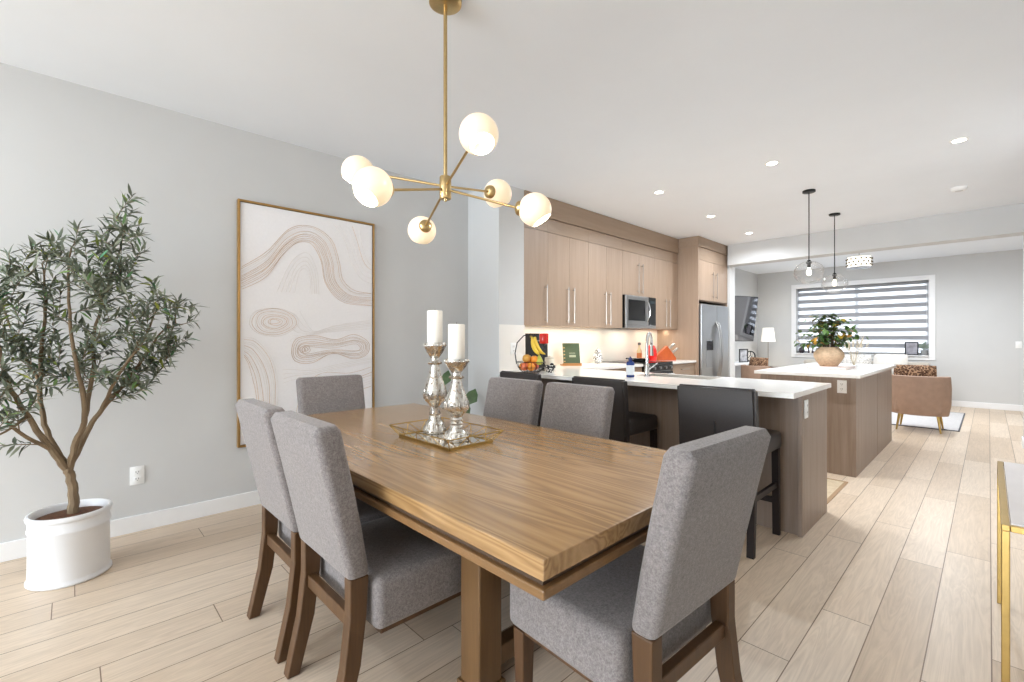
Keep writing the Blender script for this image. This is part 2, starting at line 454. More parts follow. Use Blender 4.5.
for sx in (-.75, lx):
    for sy in (-ly, ly):
        MB().box(sx - .052, sx + .052, sy - .052, sy + .052, .03, TT - .095).build('leg', 'table_leg', t, bevel=.006, smooth=False)
        MB().box(sx - .062, sx + .062, sy - .062, sy + .062, 0, .035).build('foot_block', 'table_leg', t, bevel=.004, smooth=False)
    MB().box(sx - .03, sx + .03, -ly + .052, ly - .052, .06, .13).build('stretcher', 'table_leg', t, bevel=.004, smooth=False)

# ------------------------------------------------------------------ dining chairs
def make_chair(label, loc, rz):
    c = thing('dining_chair', label, 'chair', loc, rz, 'grey upholstered dining chairs round the table')
    # upholstered back: side outline (y, z) extruded across
    out = [(-.272, .470), (-.306, .63), (-.342, .79), (-.378, .944), (-.362, .967), (-.307, .967), (-.291, .947), (-.256, .79), (-.224, .63), (-.196, .470)]
    tmp = bmesh.new()
    A = [tmp.verts.new((-.217, y, zz)) for y, zz in out]; B = [tmp.verts.new((.217, y, zz)) for y, zz in out]
    n = len(out)
    tmp.faces.new(A); tmp.faces.new(B[::-1])
    for i in range(n): tmp.faces.new((A[i], B[i], B[(i + 1) % n], A[(i + 1) % n]))
    bmesh.ops.recalc_face_normals(tmp, faces=list(tmp.faces))
    ed = [e for e in tmp.edges if len(e.link_faces) == 2 and e.calc_face_angle() > 1.0]
    bmesh.ops.bevel(tmp, geom=ed, offset=.025, segments=6, profile=.5, affect='EDGES')
    b = MB(); b.merge(tmp)
    b.build('backrest', 'fabric', c, angle=50)
    s = MB().rbox(-.245, .245, -.195, .255, .292, .462, .03, 4)
    for v in s.b.verts:
        if v.co.z > .43:
            v.co.z += .018 * max(0, 1 - (v.co.x / .25) ** 2) * max(0, 1 - ((v.co.y - .01) / .25) ** 2)
    s.build('seat', 'fabric', c, angle=60)
    MB().box(-.222, .222, -.17, .23, .275, .3).build('seat_frame', 'chair_front', c, bevel=.003, smooth=False)
    for sx in (-1, 1):
        x0, x1 = sorted((sx * .213, sx * .168))
        rear = [(-.330, 0), (-.286, 0), (-.232, .20), (-.212, .36), (-.206, .478), (-.268, .478), (-.268, .36), (-.286, .20)]
        MB().prism(rear, 0, x0, x1).build('leg', 'chair_leg', c, bevel=.004, smooth=False)
        fx = sx * .205
        g = MB(); top, bo = .024, .018
        V = [[g.b.verts.new((fx + i * h, .215 + j * h, zz)) for i, j in ((-1, -1), (1, -1), (1, 1), (-1, 1))] for h, zz in ((bo, 0), (top, .285))]
        g.b.faces.new(V[0][::-1]); g.b.faces.new(V[1])
        for k in range(4): g.b.faces.new((V[0][k], V[0][(k + 1) % 4], V[1][(k + 1) % 4], V[1][k]))
        g.build('leg', 'chair_front', c, bevel=.003, smooth=False)
    MB().box(-.17, .17, -.258, -.228, .308, .354).build('back_rail', 'chair_leg', c, bevel=.004, smooth=False)
    return c
ch = make_chair('grey dining chair nearest the camera on the long left side of the table', (-1.585, .893, 0), 0)
G = 'grey upholstered dining chairs round the table'
dup(ch, (-2.075, .893, 0), 0, 'grey dining chair on the left side, between the nearest one and the olive tree')
c_ = dup(ch, (-2.165, 1.775, 0), PI, 'grey dining chair across the table just right of the candle holders')
c_.scale = (1.05, 1, 1)
d_ = dup(ch, (-1.640, 1.775, 0), PI, 'grey dining chair across the table, next to the black stools and nearer the kitchen sink')
d_.scale = (1.05, 1, 1)
e_ = dup(ch, (-.832, 1.285, 0), PI / 2 - .06, 'grey dining chair at the near head of the table, large in the foreground')
e_.scale = (1.09, 1, 1)
f_ = dup(ch, (-2.905, 1.33, 0), -PI / 2, 'grey dining chair at the far head of the table in front of the painting')
f_.scale = (1.05, 1, 1)

# ------------------------------------------------------------------ bar stools
def make_stool(label, loc):
    c = thing('bar_stool', label, 'stool', loc, 0, 'black bar stools at the peninsula')
    out = [(-.215, .50), (-.232, .75), (-.252, .935), (-.242, .948), (-.196, .948), (-.186, .935), (-.168, .75), (-.155, .62), (-.155, .50)]
    tmp = bmesh.new(); n = len(out)
    A = [tmp.verts.new((-.228, y, zz)) for y, zz in out]; B = [tmp.verts.new((.228, y, zz)) for y, zz in out]
    tmp.faces.new(A); tmp.faces.new(B[::-1])
    for i in range(n): tmp.faces.new((A[i], B[i], B[(i + 1) % n], A[(i + 1) % n]))
    bmesh.ops.recalc_face_normals(tmp, faces=list(tmp.faces))
    ed = [e for e in tmp.edges if len(e.link_faces) == 2 and e.calc_face_angle() > .8]
    bmesh.ops.bevel(tmp, geom=ed, offset=.012, segments=3, affect='EDGES')
    b = MB(); b.merge(tmp); br = b.build('backrest', 'leather', c, angle=50)
    MB().box(-.0025, .0025, -.236, -.21, .51, .745).build('seam', 'black', br, smooth=False)
    s = MB().rbox(-.232, .232, -.16, .235, .545, .655, .025, 4)
    for v in s.b.verts:
        if v.co.z > .62: v.co.z += .012 * max(0, 1 - (v.co.x / .23) ** 2)
    s.build('seat', 'leather', c, angle=60)
    for sx in (-1, 1):
        MB().prism([(-.245, 0), (-.212, 0), (-.17, .55), (-.215, .55)], 0, *sorted((sx * .222, sx * .182))).build('leg', 'espresso', c, bevel=.003, smooth=False)
        MB().prism([(.205, 0), (.236, 0), (.228, .55), (.185, .55)], 0, *sorted((sx * .222, sx * .182))).build('leg', 'espresso', c, bevel=.003, smooth=False)
        MB().box(*sorted((sx * .212, sx * .192)), -.20, .20, .30, .335).build('stretcher', 'espresso', c, bevel=.002, smooth=False)
    MB().box(-.19, .19, .196, .218, .20, .235).build('footrest', 'espresso', c, bevel=.002, smooth=False)
    MB().box(-.19, .19, -.21, -.19, .30, .335).build('stretcher', 'espresso', c, bevel=.002, smooth=False)
    return c
st = make_stool('black bar stool nearest the open end of the peninsula', (-1.13, 2.985, 0))
dup(st, (-1.97, 2.985, 0), 0, 'black bar stool in the middle, between the other two at the peninsula')
dup(st, (-2.78, 2.985, 0), 0, 'black bar stool closest to the wall and the fruit basket')

# ------------------------------------------------------------------ peninsula
def handle(parent, p0, p1, out, name='handle', r=.0055):
    h = MB(); o = Vector(out)
    p0, p1 = Vector(p0), Vector(p1); d = (p1 - p0).normalized()
    h.tube([p0 + o * .03 - d * .012, p1 + o * .03 + d * .012], r, 8)
    for p in (p0 + d * .015, p1 - d * .015): h.tube([p - o * .001, p + o * .03], r * .85, 8)
    return h.build(name, 'nickel', parent)
def wall_plate(name, label, loc, rz, kind='outlet'):
    p = thing(name, label, kind, loc, rz)     # faces local -Y
    MB().rbox(-.036, .036, -.006, 0, -.058, .058, .0025, 2).build('cover_plate', 'white', p)
    if kind == 'outlet':
        for zz in (-.022, .022):
            r = MB().rbox(-.017, .017, -.009, -.005, zz - .014, zz + .014, .0015, 2).build('receptacle', 'white', p)
            MB().box(-.008, -.005, -.0096, -.0088, zz - .002, zz + .007).box(.005, .008, -.0096, -.0088, zz - .002, zz + .007).box(-.002, .002, -.0096, -.0088, zz - .010, zz - .006).build('slot', 'black', r, smooth=False)
    else:
        MB().rbox(-.016, .016, -.010, -.005, -.032, .032, .0015, 2).build('rocker', 'white', p)
    return p
PX1, PY0, PY1 = -.800, 3.262, 3.885
pen = thing('peninsula', 'wood panelled kitchen peninsula behind the bar stools', 'kitchen peninsula', (-2.05, 3.58, 0))
def rel(o, x0, x1, y0, y1, z0, z1):
    l = o.location; return (x0 - l.x, x1 - l.x, y0 - l.y, y1 - l.y, z0 - l.z, z1 - l.z)
MB().box(*rel(pen, -3.29, -.826, 3.285, 3.31, 0, .884)).build('back_panel', 'isl', pen, smooth=False)
MB().box(*rel(pen, -3.29, -.826, 3.311, 3.85, .1, .69)).build('carcass', 'cab', pen, smooth=False)
for i in range(4):
    x0 = -2.98 + i * .538
    d = MB().box(*rel(pen, x0 + .002, x0 + .536, 3.851, 3.87, .105, .878)).build('door', 'cab', pen, bevel=.0015, smooth=False)
    handle(d, Vector((x0 + .49, 3.87, .5)) - pen.location, Vector((x0 + .49, 3.87, .8)) - pen.location, (0, 1, 0))
MB().box(*rel(pen, -.825, PX1, PY0, PY1, 0, .884)).build('end_panel', 'isl', pen, bevel=.002, smooth=False)
pt = thing('peninsula_countertop', 'white quartz countertop with sink along the peninsula', 'countertop', (-2.05, 3.45, CT - .03))
SX0, SX1, SY0, SY1 = -2.12, -1.50, 3.56, 3.84
m = MB()
q = .0102
for b in ((-3.298, SX0 - q, 3.0, 3.91), (SX1 + q, -.780, 3.0, 3.91), (SX0 - q, SX1 + q, 3.0, SY0 - q), (SX0 - q, SX1 + q, SY1 + q, 3.91)):
    m.box(*rel(pt, *b, CT - .03, CT))
m.build('slab', 'slab', pt, smooth=False)
m = MB(); d = .2
for b in ((SX0 - .01, SX0, SY0, SY1, CT - d, CT - .0), (SX1, SX1 + .01, SY0, SY1, CT - d, CT - .0), (SX0, SX1, SY0 - .01, SY0, CT - d, CT), (SX0, SX1, SY1, SY1 + .01, CT - d, CT), (SX0, SX1, SY0, SY1, CT - d - .01, CT - d)):
    m.box(*rel(pt, *b[:4], b[4], b[5] + (.0015 if b[5] == CT else 0)))
m.build('sink_basin', plain('brushed_sink', '#c9c4bb', .4, .3), pt, smooth=False)
wall_plate('wall_outlet', 'white outlet on the narrow end panel of the peninsula', (PX1 + .0005, 3.335, .79), PI / 2)
# faucet
fc = thing('kitchen_faucet', 'tall arched chrome faucet beside the peninsula sink', 'faucet', (-1.975, 3.46, CT))
arc = [(0, 0, .02), (0, 0, .27)] + [(-.032 * (1 - math.cos(a)), .095 * (1 - math.cos(a)), .27 + .095 * math.sin(a)) for a in [k * PI / 10 for k in range(1, 11)]] + [(-.064, .19, .25)]
MB().lathe([(.026, 0), (.026, .008), (.02, .012), (.019, .10), (.014, .11)], 20).build('body', 'chrome', fc)
MB().tube(arc, .0125, 12).build('spout', 'chrome', fc)
MB().tube([(-.064, .19, .255), (-.064, .19, .17)], [.014, .017], 12).build('spray_head', 'nickel', fc)
MB().tube([(.018, 0, .07), (.05, 0, .085), (.095, 0, .12)], [.008, .006, .005], 10).build('lever', 'chrome', fc)

# ------------------------------------------------------------------ island
isl = thing('kitchen_island', 'wood panelled kitchen island behind the peninsula', 'kitchen island', (-1.21, 6.03, 0))
MB().box(*rel(isl, -1.60, -.84, 5.045, 7.15, 0, .884)).build('core', 'isl', isl, smooth=False)
MB().box(*rel(isl, -1.60, -.817, 5.02, 5.044, 0, .884)).build('front_panel', 'isl', isl, bevel=.002, smooth=False)
MB().box(*rel(isl, -.839, -.817, 5.045, 6.146, 0, .884)).build('side_panel', 'isl', isl, bevel=.002, smooth=False)
MB().box(*rel(isl, -.839, -.817, 6.156, 7.17, 0, .884)).build('side_panel', 'isl', isl, bevel=.002, smooth=False)
o = MB().box(-.43, .43, -1.123, 1.123, -.03, 0).build('island_countertop', 'slab', bevel=.002, smooth=False)
o.location = (-1.205, 6.068, CT); tag(o, 'white quartz countertop lying on the kitchen island', 'countertop')
wall_plate('wall_outlet', 'white outlet on the front of the kitchen island', (-.92, 5.0195, .80), 0)

# ------------------------------------------------------------------ kitchen wall run
FX = -3.30            # front of the upper doors
KX = -3.648           # back of the run
def upper(label, y0, y1, splits, z0, hand):
    """wall cabinet: body, fascia, doors with bar handles"""
    u = thing('wall_cabinet', label, 'cabinet', (-3.47, (y0 + y1) / 2, z0), 0, 'taupe upper kitchen cabinets')
    MB().box(*rel(u, KX, FX - .021, y0 + .001, y1 - .001, z0, 2.75)).build('body', 'cab', u, smooth=False)
    MB().box(*rel(u, FX - .02, FX - .004, y0 + .001, y1 - .001, 2.385, 2.53)).build('fascia', 'cab_h', u, smooth=False)
    ys = [y0] + splits + [y1]
    for i in range(len(ys) - 1):
        d = MB().box(*rel(u, FX - .02, FX, ys[i] + .0015, ys[i + 1] - .0015, z0 + .002, 2.38)).build('door', 'cab', u, bevel=.0015, smooth=False)
        for (hy, h0, h1) in hand[i]:
            handle(d, Vector((FX, hy, h0)) - u.location, Vector((FX, hy, h1)) - u.location, (1, 0, 0))
    return u
Z0 = 1.372
upper('single door upper cabinet at the wall end, above the fruit basket', 3.347, 3.715, [], Z0, [[(3.672, 1.42, 1.80)]])
upper('double door upper cabinet above the green book', 3.715, 4.435, [4.085], Z0, [[(4.035, 1.42, 1.80)], [(4.14, 1.42, 1.80)]])
upper('double door upper cabinet just left of the microwave', 4.435, 5.165, [4.81], Z0, [[(4.765, 1.42, 1.80)], [(4.86, 1.42, 1.80)]])
upper('short double door upper cabinet above the microwave', 5.165, 5.985, [5.575], 1.81, [[(5.525, 1.86, 2.24)], [(5.63, 1.86, 2.24)]])
upper('double door upper cabinet between microwave and fridge surround', 5.985, 6.69, [6.345], Z0, [[(6.29, 1.42, 1.80)], [(6.405, 1.42, 1.80)]])
o = MB().box(FX - .0195, FX + .018, 3.347, 6.69, 2.535, 2.752).build('cabinet_crown', 'cab_h', bevel=.003, smooth=False)
tag(o, 'long crown panel closing the gap between upper cabinets and ceiling', 'cabinet trim')
# microwave
mw = thing('microwave', 'stainless over the range microwave under the short cabinet', 'microwave', (-3.46, 5.575, 1.372))
MB().box(*rel(mw, KX, -3.285, 5.19, 5.96, 1.376, 1.806)).build('body', 'black', mw, smooth=False)
dr = MB().box(*rel(mw, -3.284, -3.262, 5.19, 5.76, 1.42, 1.806)).build('door', 'steel', mw, bevel=.003, smooth=False)
MB().box(*rel(mw, -3.262, -3.259, 5.25, 5.665, 1.475, 1.75)).build('door_window', 'black_glass', dr, smooth=False)
pn = MB().box(*rel(mw, -3.284, -3.262, 5.765, 5.96, 1.42, 1.806)).build('control_panel', 'black_glass', mw, bevel=.002, smooth=False)
MB().box(*rel(mw, -3.262, -3.2605, 5.80, 5.93, 1.72, 1.76)).build('display', plain('dim_display', '#26343a', .2), pn, smooth=False)
MB().box(*rel(mw, -3.284, -3.262, 5.19, 5.96, 1.376, 1.417)).build('vent_strip', 'steel', mw, bevel=.002, smooth=False)
hp = [Vector((-3.262 + .045 * math.sin(PI * k / 10), 5.725, 1.46 + .30 * k / 10)) - mw.location for k in range(11)]
MB().tube(hp, .009, 8).build('handle', 'chrome', dr)
# tall end panel and fridge surround
fs = thing('fridge_surround', 'tall taupe panel and cabinet built round the fridge', 'cabinet', (-3.3, 7.24, 0))
MB().box(*rel(fs, KX, -2.985, 6.695, 6.725, 0, 2.75)).build('side_panel', 'cab', fs, bevel=.002, smooth=False)
MB().box(*rel(fs, KX, -2.985, 7.77, 7.79, 0, 2.75)).build('side_panel', 'cab', fs, smooth=False)
MB().box(*rel(fs, KX, -3.007, 6.726, 7.769, 1.80, 2.75)).build('body', 'cab', fs, smooth=False)
MB().box(*rel(fs, -3.006, -2.99, 6.726, 7.769, 2.415, 2.60)).build('fascia', 'cab_h', fs, smooth=False)
MB().box(*rel(fs, -3.006, -2.968, 6.68, 7.79, 2.605, 2.752)).box(*rel(fs, FX + .02, -2.968, 6.675, 6.694, 2.605, 2.752)).build('crown', 'cab_h', fs, bevel=.002, smooth=False)
for y0, y1, hy in ((6.727, 7.247, 7.18), (7.25, 7.768, 7.315)):
    d = MB().box(*rel(fs, -3.006, -2.985, y0, y1, 1.815, 2.41)).build('door', 'cab', fs, bevel=.0015, smooth=False)
    handle(d, Vector((-2.985, hy, 1.87)) - fs.location, Vector((-2.985, hy, 2.25)) - fs.location, (1, 0, 0))
fr = thing('refrigerator', 'stainless side by side fridge with dispenser in the surround', 'refrigerator', (-3.3, 7.25, 0))
MB().box(*rel(fr, -3.63, -3.03, 6.745, 7.755, .02, 1.75)).build('body', 'black', fr, smooth=False)
d1 = MB().box(*rel(fr, -3.029, -2.955, 6.745, 7.297, .07, 1.755)).build('freezer_door', 'steel', fr, bevel=.008, seg=3, smooth=False)
d2 = MB().box(*rel(fr, -3.029, -2.955, 7.303, 7.755, .07, 1.755)).build('fridge_door', 'steel', fr, bevel=.008, seg=3, smooth=False)
for d, hy in ((d1, 7.262), (d2, 7.34)):
    pts = [Vector((-2.955 + .07 * math.sin(PI * k / 12) ** .6, hy, .58 + .92 * k / 12)) - fr.location for k in range(13)]
    MB().tube(pts, .013, 8).build('handle', 'steel', d)
dp = MB().box(*rel(fr, -2.956, -2.951, 6.90, 7.15, .80, 1.22)).build('water_dispenser', plain('dispenser_grey', '#9a9b9d', .3, .6), d1, smooth=False)
MB().box(*rel(fr, -2.953, -2.949, 6.915, 7.135, 1.06, 1.205)).build('dispenser_panel', 'black_glass', d1, smooth=False)
# base cabinets, range, counters
def base_cab(label, y0, y1, n):
    u = thing('base_cabinet', label, 'cabinet', (-3.33, (y0 + y1) / 2, 0), 0, 'taupe base kitchen cabinets')
    MB().box(*rel(u, KX, -3.05, y0, y1, .1, .884)).build('body', 'cab', u, smooth=False)
    MB().box(*rel(u, KX, -3.1, y0, y1, 0, .1)).build('toe_kick', 'dark_groove', u, smooth=False)
    wd = (y1 - y0) / n
    for i in range(n):
        a, b2 = y0 + wd * i + .002, y0 + wd * (i + 1) - .002
        dw = MB().box(*rel(u, -3.049, -3.03, a, b2, .70, .878)).build('drawer', 'cab_h', u, bevel=.0015, smooth=False)
        handle(dw, Vector((-3.03, (a + b2) / 2 - .1, .80)) - u.location, Vector((-3.03, (a + b2) / 2 + .1, .80)) - u.location, (1, 0, 0))
        d = MB().box(*rel(u, -3.049, -3.03, a, b2, .105, .695)).build('door', 'cab', u, bevel=.0015, smooth=False)
        handle(d, Vector((-3.03, b2 - .05, .35)) - u.location, Vector((-3.03, b2 - .05, .65)) - u.location, (1, 0, 0))
    return u
base_cab('taupe base cabinet left of the range', 3.92, 5.185, 2)
base_cab('taupe base cabinet right of the range beside the fridge', 5.965, 6.69, 1)
o = MB().prism([(KX, 3.35), (-3.30, 3.35), (-3.30, 3.912), (-3.01, 3.912), (-3.01, 5.185), (KX, 5.185)], 2, CT - .03, CT).build('back_countertop', 'slab', smooth=False)
tag(o, 'white countertop along the kitchen wall, left of the range', 'countertop')
o = MB().box(KX, -3.01, 5.965, 6.693, CT - .03, CT).build('back_countertop', 'slab', smooth=False)
tag(o, 'short white countertop under the knife block, right of the range', 'countertop')
rg = thing('kitchen_range', 'black and steel kitchen range under the microwave', 'range', (-3.33, 5.575, 0))
MB().box(*rel(rg, KX, -3.04, 5.192, 5.958, 0, .90)).build('body', 'steel', rg, smooth=False)
MB().box(*rel(rg, KX, -3.01, 5.192, 5.958, .90, .925)).build('cooktop', 'black_glass', rg, bevel=.003, smooth=False)
od = MB().box(*rel(rg, -3.039, -3.0, 5.20, 5.95, .24, .80)).build('oven_door', 'black_glass', rg, bevel=.004, smooth=False)
MB().tube([Vector((-3.0, 5.25, .76)) - rg.location, Vector((-2.95, 5.27, .76)) - rg.location, Vector((-2.95, 5.88, .76)) - rg.location, Vector((-3.0, 5.90, .76)) - rg.location], .011, 8).build('handle', 'steel', od)
cp = MB().box(*rel(rg, -3.039, -3.0, 5.20, 5.95, .81, .895)).build('control_panel', 'black', rg, bevel=.003, smooth=False)
for i in range(5):
    MB().tube([Vector((-3.0, 5.28 + i * .147, .853)) - rg.location, Vector((-2.975, 5.28 + i * .147, .853)) - rg.location], .02, 14).build('knob', 'steel', cp)
for by in (5.38, 5.77):
    for bx in (-3.5, -3.18):
        MB().lathe([(.085, 0), (.085, .0012)], 28, Vector((bx, by, .925)) - rg.location).build('burner_ring', plain('burner_mark', '#2b2b2c', .3), rg)
# backsplash
struct('wall_backsplash', MB().box(-3.65, -3.642, 3.346, 6.694, CT, 1.372), 'splash', 'white backsplash slab behind the kitchen counter', smooth=False)
struct('wall_backsplash_end', MB().box(-3.30, -3.290, 3.0, 3.345, CT, 1.372), 'splash', 'white backsplash slab on the projecting wall end', smooth=False)
wall_plate('wall_outlet', 'white outlet on the white slab left of the fruit basket', (-3.2895, 3.18, 1.135), PI / 2)
wall_plate('wall_outlet', 'white outlet low on the grey wall beside the olive tree', (XW + .0005, .308, .358), PI / 2)
wall_plate('light_switch', 'white light switch on the far wall at the right edge', (.35, YF - .0005, 1.13), 0, 'switch')

# ------------------------------------------------------------------ ceiling fixtures
POTS = [(-1.304, 4.381, 'recessed ceiling light in front of the first glass pendant'), (-.159, 4.907, 'recessed ceiling light at right, nearest the smoke detector'),
        (-2.374, 4.401, 'recessed ceiling light nearest the upper cabinets and chandelier'), (-2.39, 5.724, 'recessed ceiling light in the middle of the row by the cabinets'),
        (-2.394, 7.036, 'recessed ceiling light farthest back, in front of the fridge and header')]
pot0 = None
for x, y, lab in POTS:
    if pot0 is None:
        pot0 = thing('recessed_light', lab, 'ceiling light', (x, y, CEIL), 0, 'recessed ceiling lights')
        MB().lathe([(.040, -.002), (.042, -.006), (.052, -.005), (.056, 0)], 28, cap=False).build('trim_ring', 'white', pot0)
        MB().lathe([(0.0001, -.003), (.041, -.003)], 28, cap=False).build('diffuser', 'pot_led', pot0)
    else:
        dup(pot0, (x, y, CEIL), 0, lab)
def lamp(name, typ, loc, energy, color, rot=(0, 0, 0), **kw):
    l = bpy.data.lights.new(name, typ); l.energy = energy; l.color = color
    for k, v in kw.items(): setattr(l, k, v)
    o = bpy.data.objects.new(name, l); COL.objects.link(o); o.location = loc; o.rotation_euler = rot
    return o
for x, y, _ in POTS:
    lamp('recessed_or_fill_lamp', 'AREA', (x, y, CEIL - .012), 17, (.88, .94, 1), shape='DISK', size=.09, spread=PI * .9)
# added fill lamps, hidden by the header, to brighten the living room
for x, y in ((-2.3, 8.7), (-.5, 8.7), (-2.3, 10.0), (-.5, 10.0)):
    lamp('recessed_or_fill_lamp', 'AREA', (x, y, CEIL - .012), 23, (.90, .95, 1), shape='DISK', size=.09, spread=PI * .9)
sd = thing('smoke_detector', 'round white smoke detector on the ceiling near the header', 'smoke detector', (-.21, 6.45, CEIL))
MB().lathe([(.0001, -.034), (.045, -.033), (.058, -.026), (.064, -.012), (.066, 0)], 32).build('housing', 'white', sd)
MB().lathe([(.03, -.0355), (.03, -.033)], 24).build('grille', plain('detector_grille', '#cfcfcf', .6), sd)

# chandelier
cx, cy, cz = -1.685, 1.208, 1.905
cd = thing('chandelier', 'brass chandelier with six opal globes above the dining table', 'chandelier', (cx, cy, cz))
MB().lathe([(.0001, CEIL - cz - .034), (.058, CEIL - cz - .034), (.072, CEIL - cz - .028), (.074, CEIL - cz)], 36).build('canopy', 'brass', cd)
MB().tube([(0, 0, .04), (0, 0, CEIL - cz - .02)], .0085, 14).build('rod', 'brass', cd)
MB().lathe([(.0001, -.062), (.006, -.06), (.008, -.05), (.024, -.05), (.026, -.046), (.026, .046), (.024, .05), (.010, .05), (.009, .058)], 28).build('hub', 'brass', cd)
FW = Vector((-.7206, .6934, 0)); RT = Vector((.6934, .7206, 0))
R0 = .40
for k, up in ((0, -1), (1, 1), (2, -1), (3, 1), (4, -1), (5, 1)):
    a = math.radians(4 - 60 * k)         # first arm points along the right hand side
    hd = RT * math.cos(a) - FW * math.sin(a)
    tip = hd * R0 + Vector((0, 0, .092 * up - .013))
    ax = (hd * .55 + Vector((0, 0, -.83))).normalized()     # the globe opens outwards and down
    inn = (hd + Vector((0, 0, .12 * up))).normalized()
    arm_end = tip - inn * .073
    arm = MB().tube([hd * .024 + Vector((0, 0, .012 * up)), arm_end - inn * .004], .0055, 10).build('arm', 'brass', cd)
    MB().lathe([(.0001, -.016), (.012, -.016), (.026, -.010), (.032, -.002), (.033, .008), (.028, .012)], 24, arm_end, inn).build('socket_cap', 'brass', arm)
    R = .073; prof = []
    for i in range(19):
        th = math.radians(.2 + 141 * i / 18)
        prof.append((R * math.sin(th), -R * math.cos(th)))
    inner = [((R - .004) / R * r, (R - .004) / R * h) for r, h in prof[::-1]]
    MB().lathe(prof + inner, 36, tip, ax, cap=False).build('globe', 'globe', arm)
    MB().lathe([(.012, .0), (.014, .03), (.024, .055), (.026, .07), (.018, .09), (.0001, .096)], 20, arm_end, inn).build('bulb', 'bulb', arm)

    lamp('chandelier_bulb', 'POINT', Vector((cx, cy, cz)) + tip + ax * .072, 2.0, (1, .95, .86), shadow_soft_size=.02)

# glass pendants over the island
def pendant(label, x, y, z):
    p = thing('glass_pendant', label, 'pendant light', (x, y, z), 0, 'clear glass pendants over the island')
    top = CEIL - z
    MB().lathe([(.058, top), (.058, top - .018), (.05, top - .022), (.0001, top - .022)], 28).build('canopy', 'black_metal', p)
    MB().tube([(0, 0, .11), (0, 0, top - .02)], .005, 10).build('rod', 'black_metal', p)
    MB().lathe([(.0001, .13), (.014, .128), (.018, .12), (.026, .112), (.026, .095), (.016, .09), (.016, .05), (.0001, .048)], 24).build('socket', 'black_metal', p)
    prof = []
    for i in range(21):
        th = math.radians(10 + 168 * i / 20); prof.append((.136 * math.sin(th), .118 * math.cos(th)))
    MB().lathe(prof, 40, cap=False).build('glass_globe', 'clear', p)
    MB().lathe([(.0001, -.03), (.014, -.026), (.022, -.008), (.02, .012), (.012, .035), (.012, .05)], 20).build('bulb', 'bulb', p)
pendant('clear glass pendant over the near end of the island, hanging at left', -1.283, 5.47, 1.912)
pendant('clear glass pendant over the far end of the island, hanging at right', -1.305, 6.71, 1.905)
# crystal flush mount in the living room
fm = thing('crystal_ceiling_lamp', 'small crystal drum ceiling lamp in the living room', 'ceiling lamp', (-1.56, 9.85, CEIL))
MB().lathe([(.06, 0), (.06, -.02), (.0001, -.02)], 24).tube([(0, 0, -.02), (0, 0, -.12)], .01, 8).build('mount', 'chrome', fm)
MB().lathe([(.182, -.10), (.182, -.108)], 32).lathe([(.182, -.285), (.182, -.293)], 32).build('rings', 'chrome', fm)
MB().lathe([(.165, -.11), (.165, -.285)], 32).build('shade', emit('crystal_shade', '#fff6e4', 1.1), fm)
c_ = MB()
for k in range(15):
    for zz in (-.145, -.20, -.25):
        a = 2 * PI * (k + (.5 if zz == -.2 else 0)) / 15; c_.ball((.178 * math.cos(a), .178 * math.sin(a), zz), .016, 8)
c_.build('crystals', plain('crystal_bead', '#6d6456', .25, .2), fm)

# ------------------------------------------------------------------ painting
PY_0, PY_1, PZ_0, PZ_1 = .868, 1.925, .447, 2.240
pw, ph = PY_1 - PY_0, PZ_1 - PZ_0
pa = thing('framed_painting', 'tall abstract white painting with swirling lines in thin gold frame', 'painting', (XW, (PY_0 + PY_1) / 2, (PZ_0 + PZ_1) / 2))
m = MB(); fwid = .014
for b in ((-pw / 2, -pw / 2 + fwid, -ph / 2, ph / 2), (pw / 2 - fwid, pw / 2, -ph / 2, ph / 2), (-pw / 2 + fwid, pw / 2 - fwid, -ph / 2, -ph / 2 + fwid), (-pw / 2 + fwid, pw / 2 - fwid, ph / 2 - fwid, ph / 2)):
    m.box(.001, .042, b[0], b[1], b[2], b[3])
m.build('frame', 'frame_gold', pa, bevel=.0015, smooth=False)
MB().box(.002, .030, -pw / 2 + fwid + .004, pw / 2 - fwid - .004, -ph / 2 + fwid + .004, ph / 2 - fwid - .004).build('canvas', 'canvas', pa, smooth=False)
def cat(P, n=10, closed=False):
    Q = []; m_ = len(P)
    rng = range(m_) if closed else range(m_ - 1)
    for i in rng:
        g = (lambda j: P[j % m_]) if closed else (lambda j: P[max(0, min(m_ - 1, j))])
        p0, p1, p2, p3 = g(i - 1), g(i), g(i + 1), g(i + 2)
        for k in range(n):
            u = k / n
            Q.append(tuple(.5 * (2 * b + (c - a) * u + (2 * a - 5 * b + 4 * c - d_) * u * u + (3 * b - a - 3 * c + d_) * u ** 3) for a, b, c, d_ in zip(p0, p1, p2, p3)))
    Q.append(P[0] if closed else P[-1])
    return Q
rg_, rw_ = MB(), MB()
rl = random.Random(3)
def ridge(path, gold, wd):
    """a thin raised paint line; path in (s, t), s across 0..1, t down 0..1"""
    mb = rg_ if gold else rw_
    iw, ih = pw - 2 * fwid - .012, ph - 2 * fwid - .012
    P3 = [Vector((.030, -iw / 2 + s_ * iw, ih / 2 - t_ * ih)) for s_, t_ in path if 0 <= s_ <= 1 and 0 <= t_ <= 1]
    if len(P3) < 3: return
    L, R_, Tp = [], [], []
    for i, p in enumerate(P3):
        d = P3[min(i + 1, len(P3) - 1)] - P3[max(i - 1, 0)]
        nn = Vector((0, -d.z, d.y)); nn = nn.normalized() if nn.length > 1e-7 else Vector((0, 1, 0))
        L.append(mb.b.verts.new(p + nn * wd / 2)); R_.append(mb.b.verts.new(p - nn * wd / 2)); Tp.append(mb.b.verts.new(p + Vector((.0028, 0, 0))))
    for i in range(len(P3) - 1):
        mb.b.faces.new((L[i], L[i + 1], Tp[i + 1], Tp[i])); mb.b.faces.new((Tp[i], Tp[i + 1], R_[i + 1], R_[i]))
